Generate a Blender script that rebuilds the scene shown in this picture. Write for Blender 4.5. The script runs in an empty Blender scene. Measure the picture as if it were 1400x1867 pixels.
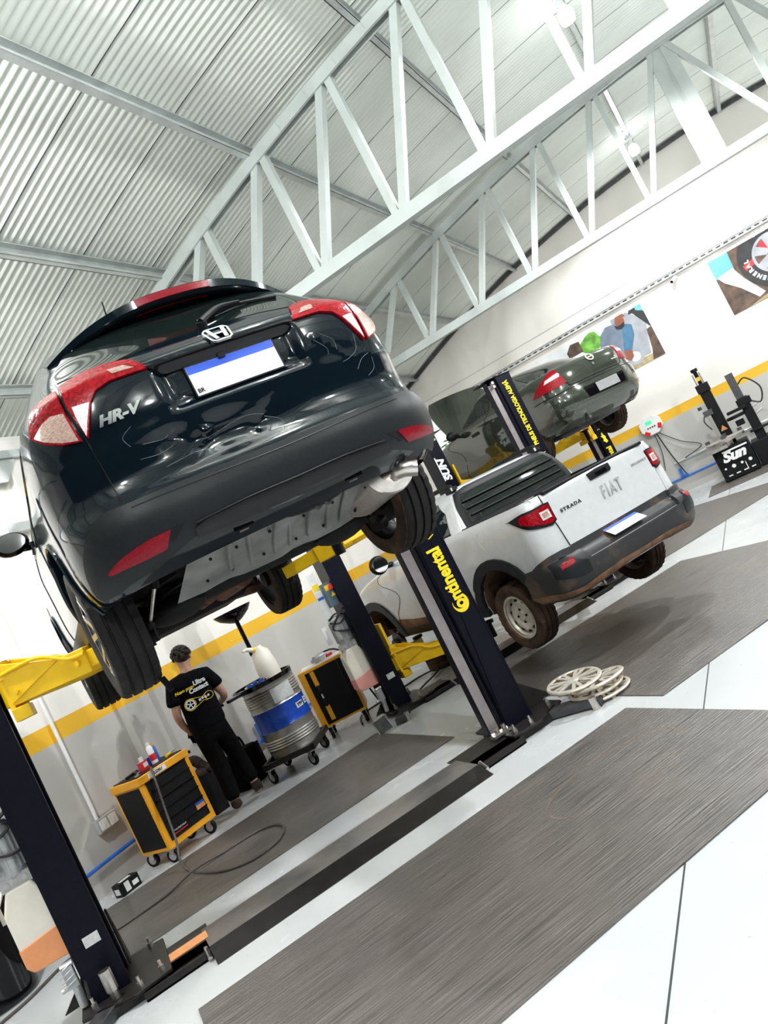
import bpy, bmesh, math, random
from mathutils import Vector, Matrix
random.seed(7)
sc = bpy.context.scene
COL = sc.collection
PI = math.pi
R = math.radians

# ---------------------------------------------------------------- camera, sky, lamps, exposure
# world axes follow the lift bays: x along a lift's two posts, y the way the cars point, z up (metres)
ROLL, PITCH, HEAD, EYE, FPX = R(26.626), R(2.4015), R(24.032), 1.65, 1420.64
def _camera():
    f = Vector((math.sin(HEAD) * math.cos(PITCH), math.cos(HEAD) * math.cos(PITCH), math.sin(PITCH)))
    r0 = Vector((math.cos(HEAD), -math.sin(HEAD), 0)); u0 = r0.cross(f)
    r = r0 * math.cos(ROLL) - u0 * math.sin(ROLL); u = r0 * math.sin(ROLL) + u0 * math.cos(ROLL)
    cd = bpy.data.cameras.new('camera'); cam = bpy.data.objects.new('camera', cd); COL.objects.link(cam)
    cam.matrix_world = Matrix(((r.x, u.x, -f.x, 0), (r.y, u.y, -f.y, 0), (r.z, u.z, -f.z, EYE), (0, 0, 0, 1)))
    cd.sensor_fit = 'VERTICAL'; cd.sensor_height = 36.0; cd.lens = FPX / 1867 * 36.0
    cd.clip_start = 0.05; cd.clip_end = 200
    sc.camera = cam
_camera()
sc.view_settings.view_transform = 'Standard'; sc.view_settings.look = 'None'
sc.view_settings.gamma = 1.0; sc.view_settings.use_curve_mapping = False
sc.view_settings.exposure = 0.52
sc.cycles.use_denoising = True
sc.cycles.max_bounces = 10; sc.cycles.diffuse_bounces = 8; sc.cycles.glossy_bounces = 5
sc.cycles.transmission_bounces = 6; sc.cycles.sample_clamp_indirect = 8.0
SKY = 0.75                     # daylight; horizon set dim on the street side so black paint reflects dark
w = bpy.data.worlds.new('daylight'); sc.world = w; w.use_nodes = True
bg = w.node_tree.nodes['Background']; bg.inputs[1].default_value = SKY
def _sky():
    nt = w.node_tree; tc = nt.nodes.new('ShaderNodeTexCoord'); s = nt.nodes.new('ShaderNodeSeparateXYZ'); nt.links.new(tc.outputs['Generated'], s.inputs[0])
    el = nt.nodes.new('ShaderNodeMapRange'); el.inputs[1].default_value = .30; el.inputs[2].default_value = .62; el.inputs[3].default_value = .05; el.inputs[4].default_value = 1.0
    nt.links.new(s.outputs['Z'], el.inputs[0])
    dt = nt.nodes.new('ShaderNodeVectorMath'); dt.operation = 'DOT_PRODUCT'; nt.links.new(tc.outputs['Generated'], dt.inputs[0]); dt.inputs[1].default_value = (.53, .85, 0)
    bk = nt.nodes.new('ShaderNodeMapRange'); bk.inputs[1].default_value = .80; bk.inputs[2].default_value = .92; bk.inputs[3].default_value = 0.0; bk.inputs[4].default_value = 2.2; nt.links.new(dt.outputs['Value'], bk.inputs[0])
    mx = nt.nodes.new('ShaderNodeMath'); mx.operation = 'MAXIMUM'; nt.links.new(el.outputs[0], mx.inputs[0]); nt.links.new(bk.outputs[0], mx.inputs[1])
    cl = nt.nodes.new('ShaderNodeMix'); cl.data_type = 'RGBA'; cl.inputs[6].default_value = (0, 0, 0, 1); cl.inputs[7].default_value = (.95, .98, 1.0, 1); nt.links.new(mx.outputs[0], cl.inputs[0]); nt.links.new(cl.outputs[2], bg.inputs[0])
_sky()
LAMP_W = 410.0                 # each hanging LED lamp
BANG = R(-50.406)              # the building stands turned against the bays
BROT = Matrix.Rotation(BANG, 4, 'Z')
def B(x, y, z=0.0):
    return BROT @ Vector((x, y, z))

# ---------------------------------------------------------------- materials
def mat(name, col, rough=0.5, metal=0.0, var=0.06, scale=14.0, bump=0.0, coat=0.0, spec=0.5, emit=None, es=0.0, trans=0.0, aniso=None, col2=None, alpha=1.0, thr=None):
    m = bpy.data.materials.new(name); m.use_nodes = True; nt = m.node_tree; b = nt.nodes['Principled BSDF']
    tc = nt.nodes.new('ShaderNodeTexCoord'); mp = nt.nodes.new('ShaderNodeMapping'); nz = nt.nodes.new('ShaderNodeTexNoise')
    nt.links.new(tc.outputs['Object'], mp.inputs[0]); nt.links.new(mp.outputs[0], nz.inputs[0])
    mp.inputs['Scale'].default_value = aniso or (1, 1, 1)
    nz.inputs['Scale'].default_value = scale; nz.inputs['Detail'].default_value = 5
    cr = nt.nodes.new('ShaderNodeValToRGB'); nt.links.new(nz.outputs['Fac'], cr.inputs[0])
    c2 = col2 or tuple(min(1, c * (1 + var)) for c in col)
    c1 = col if col2 else tuple(c * (1 - var) for c in col)
    lo, hi = thr or (0.35, 0.65)
    cr.color_ramp.elements[0].position = lo; cr.color_ramp.elements[1].position = hi
    cr.color_ramp.elements[0].color = (*c1, 1); cr.color_ramp.elements[1].color = (*c2, 1)
    nt.links.new(cr.outputs[0], b.inputs['Base Color'])
    b.inputs['Roughness'].default_value = rough; b.inputs['Metallic'].default_value = metal
    b.inputs['Coat Weight'].default_value = coat; b.inputs['Coat Roughness'].default_value = 0.03
    b.inputs['Specular IOR Level'].default_value = spec
    b.inputs['Transmission Weight'].default_value = trans; b.inputs['Alpha'].default_value = alpha
    if emit: b.inputs['Emission Color'].default_value = (*emit, 1); b.inputs['Emission Strength'].default_value = es
    if bump:
        bp = nt.nodes.new('ShaderNodeBump'); bp.inputs['Strength'].default_value = bump; bp.inputs['Distance'].default_value = 0.01
        nt.links.new(nz.outputs['Fac'], bp.inputs['Height']); nt.links.new(bp.outputs[0], b.inputs['Normal'])
    return m
M = {}
M['black_paint'] = mat('black_car_paint', (0.002, 0.006, 0.010), 0.08, 0, .1, coat=.22, spec=.28)
M['bumper'] = mat('grey_bumper_plastic', (0.012, 0.014, 0.016), 0.40, 0, .1, 60, .05, spec=.2)
M['gloss_black'] = mat('gloss_black_plastic', (0.003, 0.003, 0.004), 0.08, 0, .1, spec=.3)
M['matt_black'] = mat('matt_black_plastic', (0.005, 0.005, 0.006), 0.5, 0, .15, 40, spec=.22)
M['rubber'] = mat('tyre_rubber', (0.010, 0.0095, 0.009), 0.6, 0, .2, 30, .1, spec=.22)
M['rubber_brown'] = mat('dusty_tyre_rubber', (0.085, 0.052, 0.034), 0.85, 0, .2, 9, .15, spec=.15, col2=(0.03, 0.021, 0.016))
M['glass_dark'] = mat('dark_car_glass', (0.006, 0.010, 0.009), 0.03, 0, .1, spec=.6, coat=.2)
M['red_lens'] = mat('red_lens', (0.26, 0.001, 0.006), 0.16, 0, .5, 70, .3, spec=.25)
M['dark_red_lens'] = mat('dark_red_reflector', (0.20, 0.001, 0.008), 0.22, 0, .2, 90, .1, spec=.3)
M['clear_lens'] = mat('clear_ribbed_lens', (0.62, 0.40, 0.33), 0.15, .25, .4, 90, 1.0, spec=.7, aniso=(1, 1, 5))
M['white_lens'] = mat('white_lens', (0.72, 0.64, 0.64), 0.15, .1, .2, 60, .3)
M['chrome'] = mat('chrome', (0.85, 0.86, 0.88), 0.08, 1, .03)
M['steel'] = mat('brushed_steel', (0.62, 0.58, 0.54), 0.3, 1, .12, 20, .05, aniso=(1, 8, 1))
M['steel_dark'] = mat('dark_steel', (0.09, 0.09, 0.095), 0.45, .7, .2, 20)
M['alloy'] = mat('machined_alloy', (0.66, 0.66, 0.68), 0.25, .9, .05)
M['rust'] = mat('rusty_underbody', (0.20, 0.075, 0.035), 0.85, 0, .3, 10, .3, col2=(0.05, 0.028, 0.02))
M['under_black'] = mat('black_underbody', (0.006, 0.006, 0.006), 0.6, 0, .3, 10, .2, spec=.2)
M['under_grey'] = mat('scuffed_grey_undertray', (0.13, 0.13, 0.13), 0.38, .25, .3, 6, .1, col2=(0.24, 0.24, 0.235))
M['plate_white'] = mat('plate_white', (0.82, 0.82, 0.83), 0.35, 0, .03)
M['plate_grey'] = mat('plate_grey', (0.26, 0.26, 0.26), 0.4, 0, .06)
M['plate_blue'] = mat('plate_blue', (0.02, 0.09, 0.62), 0.35, 0, .05)
M['pickup_paint'] = mat('silver_white_paint', (0.66, 0.67, 0.68), 0.28, .15, .03, coat=.7)
M['dirt'] = mat('red_dust', (0.25, 0.13, 0.065), 0.9, 0, .25, 9, .2, col2=(0.10, 0.06, 0.04))
M['dirty_plastic'] = mat('dusty_black_plastic', (0.018, 0.019, 0.020), 0.5, 0, .2, 5, .1, col2=(0.13, 0.075, 0.045), thr=(.55, .8))
M['green_paint'] = mat('dark_green_car_paint', (0.040, 0.048, 0.034), 0.12, .3, .1, coat=1.0)
M['navy_steel'] = mat('blue_black_lift_paint', (0.0035, 0.004, 0.010), 0.36, 0, .2, 50, .03, spec=.14)
M['black_steel'] = mat('black_floor_steel', (0.016, 0.014, 0.013), 0.42, .1, .25, 12, .08, spec=.35)
M['ramp_top'] = mat('sheen_grey_ramp_steel', (0.15, 0.14, 0.135), 0.3, .2, .2, 8, .05, spec=.5)  # paler than the ramp sides: the top's reflected light put into its colour
M['scratch'] = mat('pale_scratch', (0.09, 0.115, 0.13), 0.5, 0, .3, 40)
M['channel'] = mat('grey_cover_strip', (0.33, 0.29, 0.29), 0.3, .5, .08, 12)
M['yellow'] = mat('yellow_lift_paint', (0.85, 0.52, 0.005), 0.38, 0, .06, 9)
M['yellow_text'] = mat('yellow_lettering', (0.90, 0.68, 0.01), 0.5, 0, .02)
M['white_text'] = mat('white_lettering', (0.88, 0.88, 0.88), 0.5, 0, .02)
M['orange'] = mat('orange_cabinet_paint', (0.86, 0.38, 0.012), 0.35, 0, .05, 9)
M['tank_white'] = mat('translucent_white_tank', (0.86, 0.80, 0.70), 0.4, 0, .04, 8)
M['tank_orange'] = mat('orange_oil_level', (0.86, 0.34, 0.14), 0.4, 0, .06, 8)
M['tank_pink'] = mat('pink_oil_level', (0.85, 0.38, 0.32), 0.4, 0, .06, 8)
M['motor'] = mat('grey_motor_casting', (0.50, 0.51, 0.52), 0.38, .5, .1, 20)
M['box_blue'] = mat('blue_grey_control_box', (0.07, 0.12, 0.15), 0.45, 0, .06)
M['red'] = mat('red_plastic', (0.65, 0.02, 0.02), 0.35, 0, .05)
M['white'] = mat('white_plastic', (0.80, 0.80, 0.79), 0.45, 0, .04)
M['grey_sticker'] = mat('pale_grey_sticker', (0.62, 0.63, 0.63), 0.5, 0, .08, 60)
M['orange_sticker'] = mat('orange_sticker', (0.80, 0.33, 0.12), 0.5, 0, .1, 40)
M['truss'] = mat('pale_grey_truss_paint', (0.47, 0.51, 0.49), 0.42, .1, .04, 6)
M['galv'] = mat('galvanised_steel', (0.55, 0.58, 0.57), 0.4, .5, .1, 6)
M['blue_pipe'] = mat('blue_air_pipe', (0.015, 0.13, 0.55), 0.35, 0, .06)
M['drum_grey'] = mat('silver_drum_steel', (0.50, 0.48, 0.45), 0.34, .75, .12, 9, .03)
M['drum_blue'] = mat('blue_drum_paint', (0.008, 0.07, 0.50), 0.25, 0, .12, 9, coat=.3)
M['cable'] = mat('black_cable', (0.015, 0.015, 0.016), 0.5, 0, .1)
M['hose'] = mat('grey_brown_hose', (0.085, 0.072, 0.065), 0.5, 0, .15)
M['skin'] = mat('skin', (0.52, 0.28, 0.19), 0.5, 0, .08, 20)
M['hair'] = mat('dark_hair', (0.018, 0.010, 0.007), 0.5, 0, .5, 60, .6)
M['tshirt'] = mat('black_tshirt', (0.005, 0.005, 0.007), 0.9, 0, .2, 30, .1, spec=.08)
M['trousers'] = mat('black_trousers', (0.0045, 0.0045, 0.005), 0.9, 0, .3, 30, .15, spec=.08)
M['boot'] = mat('worn_brown_boot', (0.035, 0.025, 0.02), 0.75, 0, .4, 25, .2, spec=.2)
M['cardboard'] = mat('brown_cardboard', (0.30, 0.19, 0.11), 0.8, 0, .15, 20)
M['hubcap'] = mat('dusty_silver_hubcap', (0.60, 0.56, 0.48), 0.4, .35, .12, 20)
M['hubcap_clip'] = mat('tan_hubcap_back', (0.50, 0.32, 0.18), 0.7, 0, .15, 20)
M['green'] = mat('leaf_green', (0.16, 0.42, 0.06), 0.7, 0, .4, 9)
M['sky_blue'] = mat('print_sky_blue', (0.14, 0.45, 0.66), 0.5, 0, .1, 5)
M['grey_blue'] = mat('print_grey_blue', (0.19, 0.23, 0.31), 0.5, 0, .12, 8)
M['denim'] = mat('print_denim', (0.06, 0.18, 0.30), 0.5, 0, .15, 8)
M['print_skin'] = mat('print_skin', (0.28, 0.095, 0.05), 0.5, 0, .15, 8)
M['print_dark'] = mat('print_dark', (0.018, 0.017, 0.02), 0.45, 0, .4, 6)
M['print_brown'] = mat('print_brown', (0.10, 0.06, 0.04), 0.5, 0, .5, 6)
M['print_tan'] = mat('print_tan', (0.42, 0.33, 0.17), 0.5, 0, .25, 9)
M['print_silver'] = mat('print_silver', (0.36, 0.37, 0.41), 0.5, 0, .15, 5)
M['print_white'] = mat('print_white', (0.85, 0.88, 0.90), 0.5, 0, .06, 5)
M['mirror'] = mat('mirror_glass', (0.8, 0.8, 0.8), 0.02, 1, .02)
M['green_led'] = mat('green_display', (0.02, 0.4, 0.1), 0.4, 0, .05, emit=(0.05, 0.9, 0.25), es=1.2)
M['lamp'] = mat('lit_lamp', (1, 1, 1), 0.4, 0, 0.01, emit=(0.95, 0.98, 1.0), es=16)
M['lamp_white'] = mat('lamp_holder', (0.8, 0.82, 0.84), 0.4, 0, .03)

def zband(name, lo, stripe, hi, z0, z1, rough):
    """painted wall: dado colour, stripe and upper colour, by height"""
    m = mat(name, hi, rough, 0, .02, 1.2); nt = m.node_tree; b = nt.nodes['Principled BSDF']
    cr = [n for n in nt.nodes if n.type == 'VALTORGB'][0]
    g = nt.nodes.new('ShaderNodeNewGeometry'); s = nt.nodes.new('ShaderNodeSeparateXYZ'); nt.links.new(g.outputs['Position'], s.inputs[0])
    prev = None
    for zc, c in ((z0, lo), (z1, stripe)):
        lt = nt.nodes.new('ShaderNodeMath'); lt.operation = 'LESS_THAN'; nt.links.new(s.outputs['Z'], lt.inputs[0]); lt.inputs[1].default_value = zc
        mx = nt.nodes.new('ShaderNodeMix'); mx.data_type = 'RGBA'
        mx.inputs[7].default_value = (*c, 1)
        if c is lo: first = (lt, mx)
        else:
            nt.links.new(lt.outputs[0], mx.inputs[0]); nt.links.new(cr.outputs[0], mx.inputs[6])
            nt.links.new(first[0].outputs[0], first[1].inputs[0]); nt.links.new(mx.outputs[2], first[1].inputs[6])
            nt.links.new(first[1].outputs[2], b.inputs['Base Color'])
    return m
M['wall'] = zband('banded_wall_paint', (0.50, 0.49, 0.46), (0.82, 0.46, 0.02), (0.88, 0.845, 0.79), 1.41, 1.585, .5)
M['ceiling'] = mat('corrugated_zinc', (0.78, 0.81, 0.75), 0.36, .35, .05, 1.5)
M['seam'] = mat('dark_lap_seam', (0.05, 0.055, 0.055), 0.7, 0, .1)
def floor_mat():
    m = mat('pale_epoxy_floor', (0.57, 0.59, 0.60), 0.2, 0, .035, 1.3)
    nt = m.node_tree; b = nt.nodes['Principled BSDF']; b.inputs['Specular IOR Level'].default_value = .4
    cr = [n for n in nt.nodes if n.type == 'VALTORGB'][0]
    tc = nt.nodes.new('ShaderNodeTexCoord'); n2 = nt.nodes.new('ShaderNodeTexNoise'); n2.inputs['Scale'].default_value = 26; n2.inputs['Detail'].default_value = 6
    nt.links.new(tc.outputs['Object'], n2.inputs[0])
    r2 = nt.nodes.new('ShaderNodeValToRGB'); r2.color_ramp.elements[0].position = .67; r2.color_ramp.elements[1].position = .76
    nt.links.new(n2.outputs['Fac'], r2.inputs[0])
    mx = nt.nodes.new('ShaderNodeMix'); mx.data_type = 'RGBA'; mx.inputs[7].default_value = (.36, .35, .33, 1)
    mu = nt.nodes.new('ShaderNodeMath'); mu.operation = 'MULTIPLY'; mu.inputs[1].default_value = .55
    nt.links.new(r2.outputs[0], mu.inputs[0]); nt.links.new(mu.outputs[0], mx.inputs[0]); nt.links.new(cr.outputs[0], mx.inputs[6]); nt.links.new(mx.outputs[2], b.inputs['Base Color'])
    n3 = nt.nodes.new('ShaderNodeTexNoise'); n3.inputs['Scale'].default_value = 3; nt.links.new(tc.outputs['Object'], n3.inputs[0])
    mr = nt.nodes.new('ShaderNodeMapRange'); mr.inputs[3].default_value = .16; mr.inputs[4].default_value = .34; nt.links.new(n3.outputs['Fac'], mr.inputs[0]); nt.links.new(mr.outputs[0], b.inputs['Roughness'])
    return m
M['floor'] = floor_mat()
def mat_rubber(name, c):
    m = mat(name, c, 0.34, 0, .45, 5, .8, aniso=(.5, 18, 1), spec=.8)   # ribs along the mat
    nt = m.node_tree; b = nt.nodes['Principled BSDF']; cr = [n for n in nt.nodes if n.type == 'VALTORGB'][0]
    tc = nt.nodes.new('ShaderNodeTexCoord'); n2 = nt.nodes.new('ShaderNodeTexNoise'); n2.inputs['Scale'].default_value = 1.7; n2.inputs['Detail'].default_value = 8
    nt.links.new(tc.outputs['Object'], n2.inputs[0])
    r2 = nt.nodes.new('ShaderNodeValToRGB'); r2.color_ramp.elements[0].position = .55; r2.color_ramp.elements[1].position = .95
    nt.links.new(n2.outputs['Fac'], r2.inputs[0])
    mx = nt.nodes.new('ShaderNodeMix'); mx.data_type = 'RGBA'; mx.inputs[7].default_value = (.15, .125, .105, 1)
    nt.links.new(r2.outputs[0], mx.inputs[0]); nt.links.new(cr.outputs[0], mx.inputs[6]); nt.links.new(mx.outputs[2], b.inputs['Base Color'])
    return m
M['mat'] = mat_rubber('ribbed_rubber_mat', (0.115, 0.102, 0.093))

# ---------------------------------------------------------------- mesh helpers
class MB:
    """collects shapes and links them as ONE mesh object"""
    def __init__(s): s.v, s.f, s.sm, s.mi, s.cur, s.T = [], [], [], [], 0, None
    def add(s, vs, fs, smooth=False):
        o = len(s.v)
        s.v += [tuple(s.T @ Vector(p)) if s.T else tuple(p) for p in vs]
        s.f += [tuple(i + o for i in f) for f in fs]; s.sm += [smooth] * len(fs); s.mi += [s.cur] * len(fs); return s
    def box(s, c, d, rot=None):
        m = Matrix.Translation(c) @ (rot if rot is not None else Matrix())
        x, y, z = [k / 2 for k in d]
        vs = [m @ Vector(p) for p in ((-x, -y, -z), (x, -y, -z), (x, y, -z), (-x, y, -z), (-x, -y, z), (x, -y, z), (x, y, z), (-x, y, z))]
        return s.add(vs, [(0, 3, 2, 1), (4, 5, 6, 7), (0, 1, 5, 4), (1, 2, 6, 5), (2, 3, 7, 6), (3, 0, 4, 7)])
    def span(s, a, b):
        return s.box([(a[i] + b[i]) / 2 for i in range(3)], [abs(b[i] - a[i]) for i in range(3)])
    def bar(s, p, q, w_, h_, up=(0, 0, 1)):
        p, q = Vector(p), Vector(q); d = q - p; y = d.normalized(); u = Vector(up)
        if abs(y.dot(u)) > .98: u = Vector((1, 0, 0))
        x = y.cross(u).normalized(); z = x.cross(y)
        m = Matrix((x, y, z)).transposed()
        return s.box((p + q) / 2, (w_, d.length, h_), m.to_4x4())
    def frame(s, p, q):
        d = (Vector(q) - Vector(p)).normalized(); u = Vector((0, 0, 1)) if abs(d.z) < .95 else Vector((1, 0, 0))
        x = d.cross(u).normalized(); return x, d.cross(x)
    def cyl(s, p, q, r, r2=None, n=20, caps=True):
        r2 = r if r2 is None else r2; p, q = Vector(p), Vector(q); x, y = s.frame(p, q)
        vs = []
        for c, rr in ((p, r), (q, r2)):
            vs += [c + x * (rr * math.cos(2 * PI * i / n)) + y * (rr * math.sin(2 * PI * i / n)) for i in range(n)]
        s.add(vs, [(i, (i + 1) % n, n + (i + 1) % n, n + i) for i in range(n)], True)
        if caps: s.add(vs, [tuple(range(n))[::-1], tuple(range(n, 2 * n))])
        return s
    def tube(s, pts, r, n=8, smooth_path=0, closed=False):
        P = [Vector(p) for p in pts]
        if smooth_path:
            if isinstance(r, (list, tuple)): r = [v.x for v in crom([Vector((k, 0, 0)) for k in r], smooth_path)]
            P = crom(P, smooth_path)
        vs = []; x = None
        for i, p in enumerate(P):
            d = (P[min(i + 1, len(P) - 1)] - P[max(i - 1, 0)]).normalized()
            if x is None:
                u = Vector((0, 0, 1)) if abs(d.z) < .9 else Vector((1, 0, 0)); x = d.cross(u).normalized()
            else: x = (x - d * x.dot(d)).normalized()
            y = d.cross(x); rr = r[i] if isinstance(r, (list, tuple)) else r
            vs += [p + x * (rr * math.cos(2 * PI * k / n)) + y * (rr * math.sin(2 * PI * k / n)) for k in range(n)]
        fs = [(i * n + k, i * n + (k + 1) % n, (i + 1) * n + (k + 1) % n, (i + 1) * n + k) for i in range(len(P) - 1) for k in range(n)]
        s.add(vs, fs, True); s.add(vs, [tuple(range(n))[::-1], tuple(range(len(vs) - n, len(vs)))]); return s
    def lathe(s, prof, n=32, m=None, mod=None, smooth=True, close=False):
        """prof: (radius, height) about local z"""
        m = m or Matrix(); vs = []
        for i in range(n):
            a = 2 * PI * i / n
            for j, (r, z) in enumerate(prof):
                if mod: r = r + mod(i, j)
                vs.append(m @ Vector((r * math.cos(a), r * math.sin(a), z)))
        k = len(prof); rng = range(k if close else k - 1)
        return s.add(vs, [(i * k + j, ((i + 1) % n) * k + j, ((i + 1) % n) * k + (j + 1) % k, i * k + (j + 1) % k) for i in range(n) for j in rng], smooth)
    def prism(s, poly, h_, m=None):
        m = m or Matrix(); n = len(poly)
        area = sum(poly[i][0] * poly[(i + 1) % n][1] - poly[(i + 1) % n][0] * poly[i][1] for i in range(n))
        if area < 0: poly = poly[::-1]
        vs = [m @ Vector((x, y, 0)) for x, y in poly] + [m @ Vector((x, y, h_)) for x, y in poly]
        return s.add(vs, [tuple(range(n))[::-1], tuple(range(n, 2 * n))] + [(i, (i + 1) % n, n + (i + 1) % n, n + i) for i in range(n)])
    def ball(s, c, r, n=12, sc_=(1, 1, 1), m=None):
        m = m or Matrix(); vs = []; k = n // 2 + 1
        for j in range(k):
            t = PI * j / (k - 1)
            vs += [Vector(c) + (m @ Vector((r * sc_[0] * math.sin(t) * math.cos(2 * PI * i / n), r * sc_[1] * math.sin(t) * math.sin(2 * PI * i / n), r * sc_[2] * math.cos(t)))) for i in range(n)]
        return s.add(vs, [(j * n + i, (j + 1) * n + i, (j + 1) * n + (i + 1) % n, j * n + (i + 1) % n) for j in range(k - 1) for i in range(n)], True)
    def build(s, name, m, parent=None, bevel=0, fixn=True, normals=None):
        me = bpy.data.meshes.new(name); me.from_pydata(s.v, [], s.f)
        for x in (m if isinstance(m, (list, tuple)) else [m]): me.materials.append(x)
        me.polygons.foreach_set('use_smooth', s.sm); me.polygons.foreach_set('material_index', s.mi); me.update()
        if fixn and normals is None:
            bm = bmesh.new(); bm.from_mesh(me); bmesh.ops.remove_doubles(bm, verts=bm.verts, dist=1e-5); bmesh.ops.recalc_face_normals(bm, faces=bm.faces); bm.to_mesh(me); bm.free()
        if normals is not None: me.normals_split_custom_set_from_vertices(normals)
        elif any(s.sm): me.set_sharp_from_angle(angle=R(38))
        o = bpy.data.objects.new(name, me); COL.objects.link(o)
        if parent: o.parent = parent
        if bevel:
            md = o.modifiers.new('bevel', 'BEVEL'); md.width = bevel; md.segments = 2; md.limit_method = 'ANGLE'; md.angle_limit = R(40)
        return o
def crom(P, k):
    out = []
    for i in range(len(P) - 1):
        a, b, c, d = P[max(i - 1, 0)], P[i], P[i + 1], P[min(i + 2, len(P) - 1)]
        for j in range(k):
            t = j / k
            out.append(0.5 * ((2 * b) + (c - a) * t + (2 * a - 5 * b + 4 * c - d) * t * t + (3 * b - 3 * c + d - a) * t ** 3))
    return out + [P[-1]]
def empty(name, loc=(0, 0, 0), rz=0.0, parent=None):
    o = bpy.data.objects.new(name, None); COL.objects.link(o); o.location = loc; o.rotation_euler = (0, 0, rz); o.empty_display_size = .1
    if parent: o.parent = parent
    return o
def tag(o, label=None, cat=None, group=None, kind=None):
    if label: o['label'] = label
    if cat: o['category'] = cat
    if group: o['group'] = group
    if kind: o['kind'] = kind
    return o
def struct(o): o['kind'] = 'structure'; return o
def inB(o): o.rotation_euler = (0, 0, BANG); return o
def one(name, m, parent, fn, bevel=0):
    b = MB(); fn(b); return b.build(name, m, parent, bevel)
def copy_tree(o, parent=None):
    c = o.copy(); COL.objects.link(c)
    if parent: c.parent = parent
    for ch in o.children: copy_tree(ch, c)
    return c
def text(s, size, mtx, m, name, parent=None, ext=.002, sx=1.0, shear=0.0, bold=0.0, align='CENTER', sp=1.0):
    """flat raised lettering as a mesh; mtx puts its x / y axes"""
    cu = bpy.data.curves.new(name, 'FONT'); cu.body = s; cu.size = size; cu.extrude = ext; cu.shear = shear; cu.offset = bold
    cu.space_character = sp; cu.align_x = align; cu.align_y = 'CENTER'; cu.resolution_u = 4
    t = bpy.data.objects.new(name, cu); COL.objects.link(t); bpy.context.view_layer.update()
    me = bpy.data.meshes.new_from_object(t.evaluated_get(bpy.context.evaluated_depsgraph_get()))
    bpy.data.objects.remove(t); me.transform(mtx @ Matrix.Diagonal((sx, 1, 1, 1)))
    me.materials.clear(); me.materials.append(m); o = bpy.data.objects.new(name, me); COL.objects.link(o)
    if parent: o.parent = parent
    return o
def axes(o, x, y):
    x = Vector(x).normalized(); y = Vector(y); z = x.cross(y).normalized(); y = z.cross(x)
    return Matrix(((x.x, y.x, z.x, o[0]), (x.y, y.y, z.y, o[1]), (x.z, y.z, z.z, o[2]), (0, 0, 0, 1)))

# ---------------------------------------------------------------- car skins
def pchip(X,Y):
    n=len(X);h=[X[i+1]-X[i] for i in range(n-1)];d=[(Y[i+1]-Y[i])/h[i] for i in range(n-1)]
    m=[d[0]]+[0 if d[i-1]*d[i]<=0 else 2*d[i-1]*d[i]/(d[i-1]+d[i]) for i in range(1,n-1)]+[d[-1]]
    def f(x):
        x=min(max(x,X[0]),X[-1]);i=0
        while i<n-2 and x>X[i+1]:i+=1
        t=(x-X[i])/h[i];u=1-t
        return Y[i]*u*u*(1+2*t)+h[i]*m[i]*t*u*u+Y[i+1]*t*t*(3-2*t)-h[i]*m[i+1]*t*t*u
    return f
class Shell:
    """car skin: a in -3..3 runs along the outline from the tail centre (0) round both flanks to the nose, z is height"""
    def __init__(s,rows,n=3.0,nf=2.4,disp=None):
        c=list(zip(*rows));s.z0,s.z1=c[0][0],c[0][-1]
        s.W,s.R,s.D,s.F,s.Df=[pchip(c[0],c[k]) for k in range(1,6)]
        s.n,s.nf,s.disp=n,nf,disp
    def base(s,a,z):
        W,R,D,F,Df=s.W(z),s.R(z),s.D(z),s.F(z),s.Df(z);g=1 if a>=0 else -1;b=abs(a)
        if b<=1:
            p=b*math.pi/2;S,C=math.sin(p),max(math.cos(p),0);q=(S**s.n+C**s.n)**(-1/s.n)
            return g*W*S*q,R+D*(1-C*q),z
        if b<=2: return g*W,R+D+(b-1)*(F-Df-R-D),z
        p=max(0,3-b)*math.pi/2;S,C=math.sin(p),max(math.cos(p),0);q=(S**s.nf+C**s.nf)**(-1/s.nf)
        return g*W*S*q,F-Df*(1-C*q),z
    def ax(s,x,z):
        X=min(abs(x)/s.W(z),1);a=math.atan2(X,max(1-X**s.n,0)**(1/s.n))/(math.pi/2)
        return a if x>=0 else -a
    def ay(s,y,z):
        W,R,D,F,Df=s.W(z),s.R(z),s.D(z),s.F(z),s.Df(z)
        if y<R+D:
            Y=max(0,1-max(y-R,0)/D);return math.atan2((1-Y**s.n)**(1/s.n),Y)/(math.pi/2)
        return 1+(y-R-D)/(F-Df-R-D)
    def nrm(s,a,z,f=None):
        f=f or s.base;e=1e-3;A,B=f(a-e,z),f(a+e,z);z0,z1=max(z-e,s.z0),min(z+e,s.z1);C,D=f(a,z0),f(a,z1)
        u=[B[i]-A[i] for i in range(3)];v=[D[i]-C[i] for i in range(3)]
        N=[u[1]*v[2]-u[2]*v[1],u[2]*v[0]-u[0]*v[2],u[0]*v[1]-u[1]*v[0]];l=math.sqrt(sum(k*k for k in N)) or 1
        return [k/l for k in N]
    def skin(s,a,z):
        P=s.base(a,z)
        if not s.disp:return P
        d=s.disp(*P)
        if d==0:return P
        N=s.nrm(a,z);return tuple(P[i]+d*N[i] for i in range(3))
    def pt(s,a,z,off=0.0):
        P=s.skin(a,z);N=s.nrm(a,z,s.skin)
        return tuple(P[i]+off*N[i] for i in range(3)),N
def seam_fn(d, w_, dep):
    return -dep * max(0.0, 1 - (d / w_) ** 2)
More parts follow.
